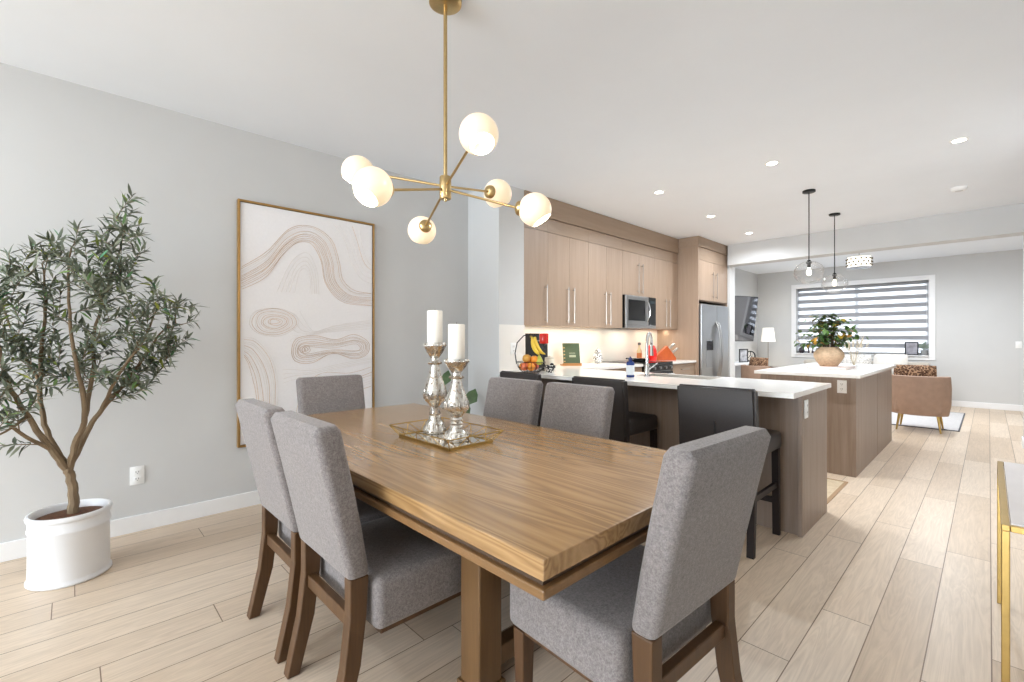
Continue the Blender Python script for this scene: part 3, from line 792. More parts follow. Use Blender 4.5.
def family(A, B, n, closed=False, gold=.5, wd=.0026):
    for k in range(n):
        u = k / (n - 1)
        P_ = [(a[0] + (b[0] - a[0]) * u + rl.uniform(-.004, .004), a[1] + (b[1] - a[1]) * u + rl.uniform(-.003, .003)) for a, b in zip(A, B)]
        ridge(cat(P_, 10, closed), rl.random() < gold, wd * rl.uniform(.7, 1.3))
# big arch
family([(0, .27), (.17, .19), (.33, .08), (.50, .05), (.65, .10), (.71, .20), (.74, .28), (.84, .33), (1, .335)],
       [(0, .36), (.16, .30), (.28, .20), (.38, .135), (.49, .13), (.56, .20), (.60, .31), (.74, .385), (1, .40)], 12, gold=.65)
family([(.24, .36), (.30, .27), (.38, .20), (.47, .18), (.53, .25), (.55, .36)], [(.36, .36), (.38, .30), (.41, .26), (.45, .25), (.48, .30), (.48, .36)], 5, gold=.15)
# left eye and the lines that run down from it
family([(.06, .50), (.10, .445), (.24, .43), (.37, .46), (.38, .51), (.26, .55), (.12, .545)], [(.19, .49), (.20, .483), (.23, .48), (.26, .485), (.26, .493), (.23, .50), (.20, .498)], 10, True, .6)
family([(.02, .56), (.10, .57), (.20, .64), (.24, .74), (.24, .86), (.26, 1)], [(.02, .64), (.05, .67), (.08, .73), (.10, .80), (.11, .88), (.12, 1)], 11, gold=.45)
family([(.40, .44), (.46, .50), (.52, .53), (.70, .50), (1, .47)], [(.33, .58), (.36, .56), (.52, .545), (.70, .525), (1, .51)], 6, gold=.25)
# right hand double eye
family([(.34, .62), (.38, .565), (.52, .55), (.68, .57), (.84, .545), (.97, .58), (.96, .64), (.84, .66), (.66, .635), (.50, .67), (.38, .665)],
       [(.42, .615), (.43, .605), (.47, .60), (.66, .605), (.84, .59), (.89, .60), (.89, .615), (.84, .62), (.66, .618), (.47, .63), (.43, .625)], 7, True, .65)
family([(.40, .612), (.42, .598), (.46, .596), (.48, .612), (.46, .626), (.42, .626)], [(.435, .612), (.437, .609), (.442, .609), (.445, .612), (.442, .615), (.437, .615)], 3, True, .8)
# lower arch
family([(.36, 1), (.38, .88), (.44, .78), (.58, .72), (.80, .73), (1, .70)], [(.56, 1), (.57, .94), (.62, .88), (.72, .84), (.86, .82), (1, .80)], 8, gold=.4)
family([(.28, .70), (.34, .70), (.50, .705), (.72, .68), (1, .655)], [(.28, .76), (.34, .745), (.50, .73), (.72, .705), (1, .68)], 4, gold=.2)
family([(.66, .02), (.76, .10), (.82, .20), (.90, .27), (1, .29)], [(.88, .02), (.90, .08), (.93, .14), (.96, .18), (1, .20)], 5, gold=.1)
rg_.build('bronze_lines', 'line_gold', pa); rw_.build('white_lines', 'line_white', pa)

# ------------------------------------------------------------------ olive tree
tx, ty = -3.325, .0
ot = thing('potted_olive_tree', 'olive tree in a round white planter against the grey wall', 'potted tree', (tx, ty, 0))
MB().lathe([(.0001, 0), (.160, 0), (.166, .006), (.166, .014), (.159, .020), (.158, .03), (.156, .255), (.161, .262), (.161, .272), (.157, .278), (.158, .315), (.165, .320), (.167, .332), (.163, .342), (.153, .344), (.146, .338), (.144, .29)], 56, cap=False).build('planter', 'ceramic', ot, angle=50)
MB().lathe([(.0001, .322), (.08, .318), (.145, .306)], 32, cap=False).build('soil', 'soil', ot)
rt = random.Random(21)
def TP(a, z, d): return Vector((-d, a * .79, z))      # across the room, up, and towards the wall
branches = [
    ([(.012, .31, 0), (.016, .42, 0), (-.005, .53, 0), (-.012, .56, 0)], [0.0245, 0.0216, 0.0202, 0.0216]),                     # trunk
    ([(-.012, .55, 0), (-.09, .67, -.03), (-.19, .85, -.06), (-.27, 1.02, -.09), (-.31, 1.22, -.10), (-.33, 1.40, -.1)], [0.0187, 0.0151, 0.0115, 0.0094, 0.0065, 0.0036]),
    ([(-.02, .57, 0), (-.10, .72, .05), (-.14, .90, .08), (-.14, 1.13, .10), (-.12, 1.40, .08), (-.13, 1.62, .06)], [0.0158, 0.0130, 0.0108, 0.0086, 0.0065, 0.0029]),
    ([(-.005, .56, 0), (.03, .70, -.05), (.07, .83, -.08), (.04, 1.05, -.10), (.0, 1.30, -.08), (-.01, 1.60, -.05), (.02, 1.74, -.03)], [0.0180, 0.0144, 0.0122, 0.0094, 0.0072, 0.0050, 0.0029]),
    ([(.0, .57, 0), (.08, .73, .02), (.16, .85, .03), (.29, .99, .05), (.40, 1.14, .06), (.50, 1.28, .05), (.62, 1.32, .03)], [0.0173, 0.0130, 0.0115, 0.0094, 0.0072, 0.0050, 0.0029]),
    ([(.07, .83, -.08), (.11, 1.05, -.02), (.12, 1.26, .04), (.19, 1.52, .06), (.25, 1.72, .05), (.29, 1.91, .04)], [0.0108, 0.0094, 0.0079, 0.0065, 0.0043, 0.0022]),
    ([(.16, .85, .03), (.24, 1.05, -.10), (.36, 1.22, -.16), (.44, 1.42, -.18)], [0.0094, 0.0072, 0.0058, 0.0029]),
    ([(-.09, .67, -.03), (-.22, .78, -.10), (-.36, .93, -.14), (-.46, 1.0, -.15)], [0.0101, 0.0079, 0.0058, 0.0029]),
    ([(-.19, .85, -.06), (-.28, .80, -.17), (-.38, .76, -.2)], [0.0072, 0.0050, 0.0029]),
    ([(-.14, 1.0, .09), (-.26, 1.25, .12), (-.34, 1.50, .10)], [0.0079, 0.0058, 0.0029]),
]
bm_ = MB(); nodes = []
for pts, rs in branches:
    c = cat([(a, z, d, r) for (a, z, d), r in zip(pts, rs)], 5)
    jit = [(a + rt.uniform(-.004, .004), z, d + rt.uniform(-.004, .004), r) for a, z, d, r in c]
    bm_.tube([TP(a, z, d) for a, z, d, r in jit], [r for *_, r in jit], 8)
    if pts[0][1] > .5: nodes += [(a, z, d, r) for a, z, d, r in jit if r < .0105]
lv, lv2 = MB(), MB()
def wall_ok(p): return p.x + tx > XW + .03
def twig(a0, z0, d0, a1, z1, d1, r):
    p0, p1 = TP(a0, z0, d0), TP(a1, z1, d1)
    if p1.x + tx < XW + .05: p1.x = XW + .05 - tx
    L = (p1 - p0).length
    mid = (p0 + p1) / 2 + Vector((rt.uniform(-.1, .1), rt.uniform(-.1, .1), rt.uniform(-.03, .1))) * L
    if mid.x + tx < XW + .05: mid.x = XW + .05 - tx
    P_ = []
    for i in range(9):
        u = i / 8; P_.append(p0 * (1 - u) ** 2 + mid * 2 * u * (1 - u) + p1 * u * u)
    bm_.tube(P_, [max(.0012, r * (1 - .8 * i / 8)) for i in range(9)], 5)
    for i in (3, 5, 7):
        q = P_[i]; nodes.append((q.y / .79, q.z, -q.x, r * (1 - .08 * i)))
    nl = max(5, int(L / .016)); ph_ = rt.uniform(0, 6)
    for k in range(nl):
        u = .18 + .82 * (k + rt.random() * .7) / nl
        i = min(7, int(u * 8)); p = P_[i].lerp(P_[i + 1], u * 8 - i); d = (P_[i + 1] - P_[i]).normalized()
        for s_ in ((1, -1) if u < .97 else (0,)):
            sd = d.orthogonal(); sd.rotate(Quaternion(d, ph_ + k * 1.45 + rt.uniform(-.5, .5) + (0 if s_ > 0 else PI)))
            v = d * rt.uniform(.35, 1.2) + sd * (rt.uniform(.45, 1.0) if s_ else .1) + Vector((rt.uniform(-.25, .25), rt.uniform(-.25, .25), rt.uniform(-.35, .3)))
            ln = rt.uniform(.048, .088)
            if p.x + v.normalized().x * ln + tx < XW + .012: continue
            nv = Vector((rt.uniform(-.6, .6), rt.uniform(-.6, .6), 1))
            (lv2 if rt.random() < .10 else lv).leaf(p, v, nv, ln, rt.uniform(.012, .018), rt.uniform(-.05, .3))
# leafy twig tips that fill the crown, as (across, height)
hull = [(-.50, .74), (-.52, 1.30), (-.44, 1.50), (-.28, 1.66), (-.05, 1.78), (.12, 1.84), (.27, 1.97), (.33, 1.92), (.37, 1.72), (.33, 1.56), (.46, 1.47), (.60, 1.46), (.69, 1.36), (.66, 1.22), (.55, 1.14), (.44, .96), (.36, .92), (.18, 1.02), (.0, 1.0), (-.2, .93), (-.34, .82), (-.42, .70)]
def inside(a, z):
    c = False
    for i in range(len(hull)):
        (x0, z0), (x1, z1) = hull[i - 1], hull[i]
        if (z0 > z) != (z1 > z) and a < (x1 - x0) * (z - z0) / (z1 - z0) + x0: c = not c
    return c
tips = [(.29, 1.96), (.24, 1.88), (.34, 1.84), (.36, 1.72), (.12, 1.82), (.18, 1.76), (-.05, 1.76), (-.16, 1.72), (-.28, 1.66), (-.40, 1.54), (-.46, 1.42), (.28, 1.56), (.46, 1.46), (.58, 1.46), (.66, 1.42), (.69, 1.34), (.66, 1.24), (.58, 1.17), (.48, 1.05), (.41, .95), (.36, .93),
        (-.50, 1.24), (-.52, 1.08), (-.48, .92), (-.46, .70), (-.42, .66), (-.38, .72), (-.44, .80), (.04, 1.80), (.40, 1.56), (.52, 1.40), (.30, 1.66)]
while len(tips) < 200:
    a, z = rt.uniform(-.54, .72), rt.uniform(.66, 1.97)
    if inside(a, z) and all((a - p) ** 2 + (z - q) ** 2 > .038 ** 2 for p, q in tips): tips.append((a, z))
tips.sort(key=lambda p: (p[0] - .02) ** 2 + (p[1] - 1.0) ** 2)
for a, z in tips:
    n_ = min(nodes, key=lambda n: abs(math.hypot(n[0] - a, n[1] + .05 - z) - .10) + (.25 if n[1] > z else 0) + rt.random() * .03)
    d = n_[2] + rt.uniform(-.15, .13)
    d = max(-.30, min(.24, d))
    twig(n_[0], n_[1], n_[2], a, z, d, min(.0034, n_[3] * .8))
bm_.build('trunk', 'bark', ot)
lv.build('foliage', 'olive', ot, angle=80); lv2.build('young_foliage', 'olive2', ot, angle=80)

# ------------------------------------------------------------------ table centrepiece
tr = thing('wire_tray', 'gold wire tray with mirror base on the dining table', 'tray', (-1.815, 1.297, TT))
ax_, ay_ = .208, .122; fl, hh = .036, .056
MB().box(-ax_, ax_, -ay_, ay_, .004, .008).build('mirror_base', plain('mirror', '#d8d2c8', .04, 1, var=.01), tr, smooth=False)
g = MB()
B_ = [(-ax_, -ay_), (ax_, -ay_), (ax_, ay_), (-ax_, ay_)]; Tq = [(-ax_ - fl, -ay_ - fl), (ax_ + fl, -ay_ - fl), (ax_ + fl, ay_ + fl), (-ax_ - fl, ay_ + fl)]
for k in range(4):
    b0, b1, t0, t1 = Vector((*B_[k], .006)), Vector((*B_[(k + 1) % 4], .006)), Vector((*Tq[k], hh)), Vector((*Tq[(k + 1) % 4], hh))
    g.bar(b0, b1, .008, .012); g.tube([t0, t1], .0026, 8); g.tube([b0, t0], .0024, 8)
    nseg = 4 if k % 2 == 0 else 3
    for i in range(nseg):                    # zigzag wires
        u0, u1, um = i / nseg, (i + 1) / nseg, (i + .5) / nseg
        g.tube([b0.lerp(b1, um), t0.lerp(t1, u0)], .0018, 6); g.tube([b0.lerp(b1, um), t0.lerp(t1, u1)], .0018, 6)
g.build('wire_rim', 'gold', tr)
def candle_holder(label, x, y, H):
    h = thing('candle_holder', label, 'candle holder', (x, y, TT + .009), 0, 'mercury glass candle holders')
    k = H / .45
    MB().lathe([(.0001, 0), (.058, 0), (.060, .008 * k), (.056, .018 * k), (.050, .030 * k), (.044, .05 * k), (.032, .065 * k), (.034, .075 * k), (.026, .085 * k), (.031, .095 * k), (.025, .106 * k), (.030, .116 * k), (.024, .128 * k),
                (.031, .140 * k), (.049, .158 * k), (.057, .180 * k), (.058, .200 * k), (.053, .225 * k), (.041, .26 * k), (.030, .295 * k), (.025, .32 * k), (.022, .338 * k)], 48).build('stem', 'mercury', h, angle=60)
    MB().lathe([(.022, .338 * k), (.035, .342 * k), (.037, .350 * k), (.030, .356 * k), (.022, .360 * k), (.022, .375 * k)], 32).build('collar', 'mercury', h, angle=60)
    MB().lathe([(.022, .373 * k), (.030, .385 * k), (.044, .405 * k), (.052, .424 * k), (.056, .428 * k), (.057, .442 * k), (.054, .45 * k), (.048, .45 * k), (.046, .440 * k), (.0001, .438 * k)], 40).build('cup', 'mercury', h, angle=60)
    r1, r2, r3 = MB(), MB(), MB()
    for q in range(16):
        a = 2 * PI * q / 16
        r1.ball((.0565 * math.cos(a), .0565 * math.sin(a), .437 * k), .0048, 8)
        r2.tube([(.053 * math.cos(a), .053 * math.sin(a), .168 * k), (.058 * math.cos(a), .058 * math.sin(a), .19 * k), (.0555 * math.cos(a), .0555 * math.sin(a), .214 * k)], .0045, 6)
        r3.tube([(.056 * math.cos(a), .056 * math.sin(a), .016 * k), (.046 * math.cos(a), .046 * math.sin(a), .046 * k)], .005, 6)
    r1.build('rim_beading', 'mercury', h); r2.build('stem_beading', 'mercury', h); r3.build('foot_beading', 'mercury', h)
    c = thing('pillar_candle', label.replace('candle holder', 'holder').replace('silver mercury glass', 'ivory pillar candle in the').split(',')[0], 'candle', (x, y, TT + .009 + H - .005), 0, 'ivory pillar candles')
    MB().lathe([(.0001, 0), (.038, 0), (.039, .003), (.039, .163), (.037, .167), (.02, .166), (.0001, .163)], 36).build('wax', 'wax', c, angle=50)
    MB().tube([(0, 0, .16), (.001, 0, .176)], .0012, 6).build('wick', 'dark_groove', c)
    return h, c
_, c1 = candle_holder('taller silver mercury glass candle holder on the gold tray', -1.96, 1.34, .455)
_, c2 = candle_holder('shorter silver mercury glass candle holder on the gold tray', -1.733, 1.306, .38)
c1['label'] = 'ivory pillar candle standing in the taller silver holder'
c2['label'] = 'ivory pillar candle standing in the shorter silver holder'
# leafy plant on the floor behind the table
fp = thing('potted_plant', 'potted plant with broad green leaves behind the table by the wall', 'potted plant', (-3.40, 2.62, 0))
MB().lathe([(.0001, 0), (.10, 0), (.105, .01), (.125, .26), (.13, .27), (.12, .272), (.115, .25), (.0001, .25)], 32).build('pot', 'ceramic', fp)
sm, lf = MB(), MB()
monst = plain('monstera_leaf', '#4b6340', .35, var=.3, scale=20)
for la, dp, zz, L, wd_ in ((-.155, 0, .80, .15, .10), (.06, .05, .61, .17, .13), (-.05, .14, .60, .16, .12), (.02, -.14, .52, .15, .11), (-.16, -.05, .48, .15, .11)):
    e = RT * la + FW * dp + Vector((0, 0, zz))
    sm.tube([(0, 0, .24), e * .45 + Vector((0, 0, .17)), e], .004, 8)
    lf = MB(); lf.leaf(e, RT * (.35 if la > 0 else .15) + FW * .2 + Vector((0, 0, .9)), -FW + Vector((0, 0, .3)), L, wd_, .2); lf.build('leaf', monst, fp)
sm.build('stem', plain('green_stem', '#5b7040', .6), fp)

# ------------------------------------------------------------------ console table
ct = thing('console_table', 'white topped console table with slim gold frame at the right edge', 'console table', (.235, 2.6, 0))
CX0, CX1, CY0, CY1, CZ = .026, .44, 2.065, 3.13, .66
g = MB(); q_ = .019
for b in ((CX0, CX0 + q_, CY0, CY1, CZ - q_, CZ), (CX1 - q_, CX1, CY0, CY1, CZ - q_, CZ), (CX0 + q_, CX1 - q_, CY0, CY0 + q_, CZ - q_, CZ), (CX0 + q_, CX1 - q_, CY1 - q_, CY1, CZ - q_, CZ)):
    g.box(*rel(ct, *b))
g.build('frame', 'gold', ct, bevel=.002, smooth=False)
for x in (CX0, CX1 - q_):
    for y in (CY0, CY1 - q_):
        MB().box(*rel(ct, x, x + q_, y, y + q_, 0, CZ - q_)).build('leg', 'gold', ct, bevel=.002, smooth=False)
MB().box(*rel(ct, CX0 + .021, CX1 - q_, CY0 + q_, CY1 - q_, CZ - .02, CZ + .003)).build('top', plain('white_marble', '#ece6e4', .2, var=.03, scale=5), ct, bevel=.001, smooth=False)

# ------------------------------------------------------------------ things on the counters
def R3(c, r, n, fn): return [fn(2 * PI * k / n) for k in range(n)]
bx, by = -2.985, 3.12
fb = thing('fruit_basket', 'wire fruit basket with a tall banana hook on the peninsula', 'fruit basket', (bx, by, CT))
g = MB()
for zz, r in ((.006, .08), (.05, .122), (.10, .136)):
    g.tube([(r * math.cos(2 * PI * k / 28), r * math.sin(2 * PI * k / 28), zz) for k in range(29)], .003, 6)
for k in range(16):
    a = 2 * PI * k / 16; g.tube([(r * math.cos(a), r * math.sin(a), zz) for zz, r in ((.006, .08), (.03, .108), (.06, .127), (.10, .136))], .002, 6)
g.build('bowl', 'black_metal', fb)
hd = -RT
MB().tube([hd * .135 + Vector((0, 0, .08)), hd * .15 + Vector((0, 0, .18)), hd * .13 + Vector((0, 0, .28)), hd * .07 + Vector((0, 0, .345)), Vector((0, 0, .365)), RT * .02 + Vector((0, 0, .345))], .005, 8).build('banana_hook', 'black_metal', fb)
FR = [('orange', '#e8912b', .039, (-.055, -.05, .052), 'round orange low in the fruit basket'), ('orange', '#e8912b', .039, (.055, -.055, .052), 'round orange low in the fruit basket'),
      ('apple', '#c9573f', .040, (.0, .055, .052), 'red apple low in the fruit basket'), ('peach', '#e2744a', .041, (.005, -.09, .055), 'rosy peach at the front of the fruit basket'),
      ('lemon', '#ecc63c', .037, (-.075, .03, .058), 'yellow lemon at the side of the fruit basket'), ('mango', '#e3b83a', .043, (-.035, -.015, .115), 'yellow mango on top in the fruit basket'),
      ('orange', '#e8912b', .039, (.045, .0, .112), 'orange on top of the pile in the fruit basket'), ('pear', '#b9b94a', .038, (.08, .03, .098), 'greenish pear at the right of the fruit basket'),
      ('apple', '#d9a04a', .040, (.0, -.06, .122), 'golden apple on top in front in the fruit basket')]
for nm, c, r, p, lab in FR:
    r *= 1.0
    o_ = thing(nm, lab, 'fruit', (bx + p[0] * .98, by + p[1] * .98, CT + p[2] * 1.1), 0, 'fruit in the wire basket')
    if nm in ('apple', 'peach', 'orange'):
        MB().lathe([(.0001, -.86 * r), (.4 * r, -.92 * r), (.8 * r, -.6 * r), (r, 0), (.86 * r, .55 * r), (.45 * r, .88 * r), (.0001, .76 * r)], 20).build('flesh', plain(nm + '_skin', c, .4, var=.12, scale=30), o_, angle=80)
        MB().tube([(0, 0, .72 * r), (.002, 0, 1.02 * r)], .0018, 6).build('stem', 'dark_groove', o_)
    elif nm == 'pear':
        MB().lathe([(.0001, -.9 * r), (.6 * r, -.85 * r), (r, -.2 * r), (.75 * r, .5 * r), (.45 * r, 1.1 * r), (.25 * r, 1.45 * r), (.0001, 1.5 * r)], 20).build('flesh', plain('pear_skin', c, .4, var=.12, scale=30), o_, angle=80)
        MB().tube([(0, 0, 1.45 * r), (.003, 0, 1.8 * r)], .0018, 6).build('stem', 'dark_groove', o_)
    else:
        MB().ball((0, 0, 0), r, 18, (1.25, .95, .95)).build('flesh', plain(nm + '_skin', c, .4, var=.12, scale=30), o_, angle=80)
        MB().ball((1.27 * r, 0, 0), r * .16, 8).build('stem', 'dark_groove', o_)
bb = thing('banana_bunch', 'bunch of yellow bananas hanging over the fruit basket', 'fruit', (bx, by, CT + .335))
yel = plain('banana_skin', '#e6c23c', .45, var=.1, scale=25)
for k in range(3):
    o_ = -.9 + k * .75
    dv = (RT * math.cos(o_) + FW * math.sin(o_) * .9 - FW * .25)
    pts = [dv * (.012 + .115 * (1 - math.cos(1.35 * i / 9))) * 1.15 + RT * (.03 * k / 2) + Vector((0, 0, -.165 * math.sin(1.35 * i / 9))) for i in range(10)]
    MB().tube(pts, [.006, .010, .015, .018, .019, .019, .018, .015, .010, .004], 8).build('banana', yel, bb)
MB().tube([(0, 0, .012), (0, 0, -.012)], .011, 8).build('stem', plain('banana_stem', '#7d6a2c', .6), bb)
o = thing('chalkboard', 'small black letter board leaning on the wall behind the bananas', 'board', (-3.60, 3.58, CT))
q = .13
MB().prism([(-.01, 0), (.008, 0), (-.018, .375), (-.036, .375)], 1, -.12, .12).build('board', plain('board_black', '#2a2a2b', .7), o, smooth=False)
MB().prism([(-.009, .29), (-.0105 + .0025, .29), (-.0095, .305), (-.0105, .305)], 1, -.06, .1).build('lettering', plain('chalk_line', '#8a8a88', .8), o, smooth=False)
o.location = (-3.36, 3.60, CT); o.rotation_euler = (0, 0, -.7)
o = thing('red_pillar_candle', 'red glass candle jar on a black stand behind the bananas', 'candle', (-3.115, 3.445, CT))
MB().lathe([(.0001, 0), (.05, 0), (.052, .006), (.012, .014), (.008, .03), (.008, .25), (.03, .262), (.04, .27), (.0001, .27)], 24).build('stand', 'black_metal', o)
MB().lathe([(.0001, .27), (.043, .27), (.046, .276), (.046, .365), (.042, .37), (.036, .362), (.0001, .355)], 28).build('jar', plain('red_glass', '#c2261c', .2, var=.15, scale=40), o)
o = thing('white_canister', 'white mug sized canister behind the fruit basket', 'canister', (-3.01, 3.41, CT))
MB().lathe([(.0001, 0), (.045, 0), (.047, .004), (.047, .115), (.044, .12), (.0001, .12)], 28).build('body', plain('cream_ceramic', '#e7e0cf', .4), o)
MB().lathe([(.046, .12), (.046, .132), (.02, .138), (.010, .142), (.010, .15), (.0001, .152)], 28).build('lid', plain('cream_lid', '#d9d2c0', .4), o)
o = thing('patterned_bowl', 'small black and white patterned bowl beside the fruit basket', 'bowl', (-2.878, 3.272, CT))
MB().lathe([(.0001, 0), (.035, 0), (.037, .006), (.052, .05), (.055, .068), (.051, .068), (.046, .05), (.03, .012), (.0001, .012)], 28).build('body', spots('black_white_glaze', '#e8e4dc', '#1c1c1e', 60, .42), o)
MB().ball((.02, .0, .07), .02, 12).build('knob', 'black', o)
# green book on wooden stand
o = thing('book_stand', 'small wooden stand under the green book', 'book stand', (-3.45, 4.29, CT))
MB().box(-.06, .075, -.115, .115, 0, .014).box(.055, .072, -.115, .115, .014, .03).prism([(-.06, .014), (-.045, .014), (-.075, .15), (-.09, .15)], 1, -.06, .06).build('rest', wood('light_wood', '#a06a38', '#b8824c', (20, 2, 20)), o, bevel=.002, smooth=False)
o.rotation_euler = (0, 0, -.62)
o = thing('green_cookbook', 'green hardback book standing on the wooden stand', 'book', (-3.437, 4.285, CT + .0145)); o.rotation_euler = (0, 0, -.62)
gm = plain('green_cloth', '#4c5a40', .7, var=.08, scale=60)
MB().prism([(.012, 0), (.038, 0), (-.017, .25), (-.043, .25)], 1, -.1, .1).build('cover', gm, o, bevel=.002, smooth=False)
MB().prism([(.0195, .085), (.0205, .085), (.0145, .112), (.0135, .112)], 1, -.03, .05).prism([(.0095, .13), (.0105, .13), (.009, .137), (.008, .137)], 1, -.03, .045).build('title', plain('pale_print', '#a9ad92', .7), o, smooth=False)
for k in range(5): MB().prism([(.0335 - k * .0088, .03 + k * .04), (.0350 - k * .0088, .03 + k * .04), (.0320 - k * .0088, .043 + k * .04), (.0305 - k * .0088, .043 + k * .04)], 1, -.101, -.08).build('spine_ring', plain('tan_ring', '#b89a6a', .5), o, smooth=False)
o = thing('ginger_jar', 'small black and white lidded ginger jar against the backsplash', 'jar', (-3.50, 4.90, CT))
bw = spots('inked_porcelain', '#23252b', '#f0eeea', 60, .46)
MB().lathe([(.0001, 0), (.04, 0), (.043, .01), (.062, .06), (.064, .085), (.055, .115), (.035, .132), (.035, .14), (.0001, .14)], 32).build('body', bw, o)
MB().lathe([(.038, .138), (.042, .145), (.034, .168), (.012, .182), (.010, .19), (.014, .198), (.0001, .206)], 28).build('lid', bw, o)
# soap
o = thing('soap_bottle', 'blue soap bottle with white label beside the faucet', 'bottle', (-2.055, 3.335, CT))
MB().lathe([(.0001, 0), (.031, 0), (.033, .004), (.033, .115), (.028, .128), (.014, .134), (.014, .14), (.0001, .14)], 28).build('body', plain('blue_glass', '#1f3a78', .15), o)
MB().lathe([(.0335, .02), (.0338, .021), (.0338, .098), (.0335, .099)], 28, cap=False).build('label', plain('paper_label', '#dfe3e6', .6), o)
MB().lathe([(.0160, .138), (.0160, .158), (.006, .162), (.006, .17), (.0001, .17)], 20).build('cap', plain('navy_cap', '#1c2d62', .4), o)
# right of range
o = thing('knife_block', 'orange brown wooden knife block beside the fridge panel', 'knife block', (-3.28, 6.33, CT))
kb = wood('cherry_wood', '#a5481c', '#bf5c28', (14, 14, 3), rough=.35)
u_ = .70
MB().prism([(-.17, 0), (.11, 0), (.11, .04), (-.02, .215), (-.17, .07)], 0, -.055, .055).build('block', kb, o, bevel=.004, smooth=False)
o.rotation_euler = (0, 0, -.77)
kd = Vector((0, math.cos(u_), math.sin(u_)))
hm = plain('knife_steel', '#b9b6b0', .3, .9)
for i, (ox, t_) in enumerate(((-.03, .25), (.0, .25), (.03, .25), (-.018, .62), (.018, .62))):
    k_ = thing('kitchen_knife', 'steel handled knife in the upper row of the knife block' if t_ < .5 else 'steel handled knife in the lower row of the knife block', 'knife', (0, 0, 0), -.77, 'knives in the knife block')
    p = Vector((ox, -.02 + .13 * t_, .215 - .175 * t_))
    k_.location = o.location + Matrix.Rotation(-.77, 3, 'Z') @ p
    MB().bar(kd * -.001, kd * .02, .003, .02).build('blade', 'steel', k_, smooth=False)
    MB().bar(kd * .004, kd * .115, .017, .023).build('handle', hm, k_, bevel=.004)
o = thing('red_canister', 'glossy red canister behind the faucet', 'canister', (-3.39, 6.06, CT))
rdm = plain('red_enamel', '#d8201c', .25)
MB().lathe([(.0001, 0), (.066, 0), (.072, .008), (.078, .08), (.074, .15), (.055, .20), (.0001, .205)], 32).build('body', rdm, o)
MB().lathe([(.055, .198), (.048, .215), (.018, .23), (.012, .237), (.013, .247), (.0001, .252)], 24).build('lid', rdm, o)
o = thing('oil_bottle', 'oil bottle with a grey pourer top left of the faucet', 'bottle', (-3.56, 6.02, CT))
MB().lathe([(.0001, 0), (.034, 0), (.036, .005), (.036, .14), (.014, .19), (.013, .23), (.0001, .23)], 24).build('body', plain('amber_oil', '#d9c7a0', .15), o)
MB().lathe([(.0362, .03), (.0364, .031), (.0364, .11), (.0362, .112)], 24, cap=False).build('label', plain('orange_label', '#cf7f4a', .6), o)
MB().lathe([(.020, .225), (.022, .23), (.022, .262), (.0001, .266)], 20).build('cap', plain('grey_cap', '#6b6a66', .4), o)
o = thing('frying_pan', 'shallow dark pan on the range cooktop', 'pan', (-3.2, 5.40, .927))
MB().lathe([(.0001, 0), (.11, 0), (.118, .006), (.135, .045), (.138, .045), (.121, .004 + .004), (.0001, .008)], 36).build('body', 'black_metal', o)
MB().tube([(.0, -.13, .038), (.0, -.2, .05), (.0, -.30, .055)], [.009, .008, .01], 8).build('handle', 'black', o)

# ------------------------------------------------------------------ island top
o = MB().rbox(-.17, .17, -.26, .26, 0, .022, .006, 2).build('serving_board', plain('pale_pink_marble', '#e6d5cf', .3, var=.05, scale=8)); o.location = (-1.175, 5.9, CT)
tag(o, 'pale pink slab under the vase on the island', 'board')
vz = CT + .0225
vs = thing('vase', 'round sand coloured vase holding the leafy arrangement on the island', 'vase', (-1.2, 5.9, vz))
MB().lathe([(.0001, 0), (.075, 0), (.082, .006), (.118, .06), (.140, .105), (.138, .14), (.118, .178), (.095, .198), (.090, .206), (.084, .206), (.086, .195), (.105, .17), (.12, .12), (.0001, .05)], 44).build('body', plain('sand_clay', '#bda183', .75, var=.16, scale=45), vs)
pl = thing('leafy_arrangement', 'bushy green and amber leaf arrangement in the sand vase', 'plant', (-1.2, 5.9, vz + .16))
rp = random.Random(5); sm, l1, l2 = MB(), MB(), MB()
for k in range(56):
    a = rp.uniform(0, 2 * PI); el = rp.uniform(.05, 1.45); L = rp.uniform(.20, .31)
    e = Vector((math.cos(a) * math.cos(el) * L, math.sin(a) * math.cos(el) * L, .06 + math.sin(el) * L * 1.22))
    b0 = Vector((math.cos(a) * .04, math.sin(a) * .04, -.02))
    md = Vector((e.x * .4, e.y * .4, e.z * .65 + .04))
    P_ = [b0 * (1 - u) ** 2 + md * 2 * u * (1 - u) + e * u * u for u in [i / 6 for i in range(7)]]
    sm.tube(P_, [.003, .0028, .0026, .0023, .002, .0017, .0012], 5)
    for i in range(2, 7):
        for s_ in range(2):
            d = (P_[i] - P_[i - 1]).normalized(); sd = d.orthogonal(); sd.rotate(Quaternion(d, rp.uniform(0, 6.28)))
            (l2 if rp.random() < .2 else l1).leaf(P_[i], d * .5 + sd, Vector((0, 0, 1)) + sd * .2, rp.uniform(.05, .085), rp.uniform(.035, .055), .2)
for a, L, h in ((.80, .40, .16), (-2.3, .36, .12)):
    e = Vector((math.cos(a) * L, math.sin(a) * L, h))
    P_ = [Vector((0, 0, 0)).lerp(e, u) + Vector((0, 0, .12 * math.sin(u * PI))) for u in [i / 8 for i in range(9)]]
    sm.tube(P_, .0015, 5)
    for i in range(4, 9):
        d = (P_[i] - P_[i - 1]).normalized(); l1.leaf(P_[i], d + Vector((0, 0, rp.uniform(-.8, .8))), (0, 0, 1), .05, .022)
sm.build('stem', plain('twig_brown', '#4a3d28', .7), pl); l1.build('leaves', 'leaf', pl, angle=80); l2.build('amber_leaves', 'leaf2', pl, angle=80)
gv = thing('glass_vase', 'slim clear glass vase behind the sand vase on the island', 'vase', (-1.10, 6.62, CT))
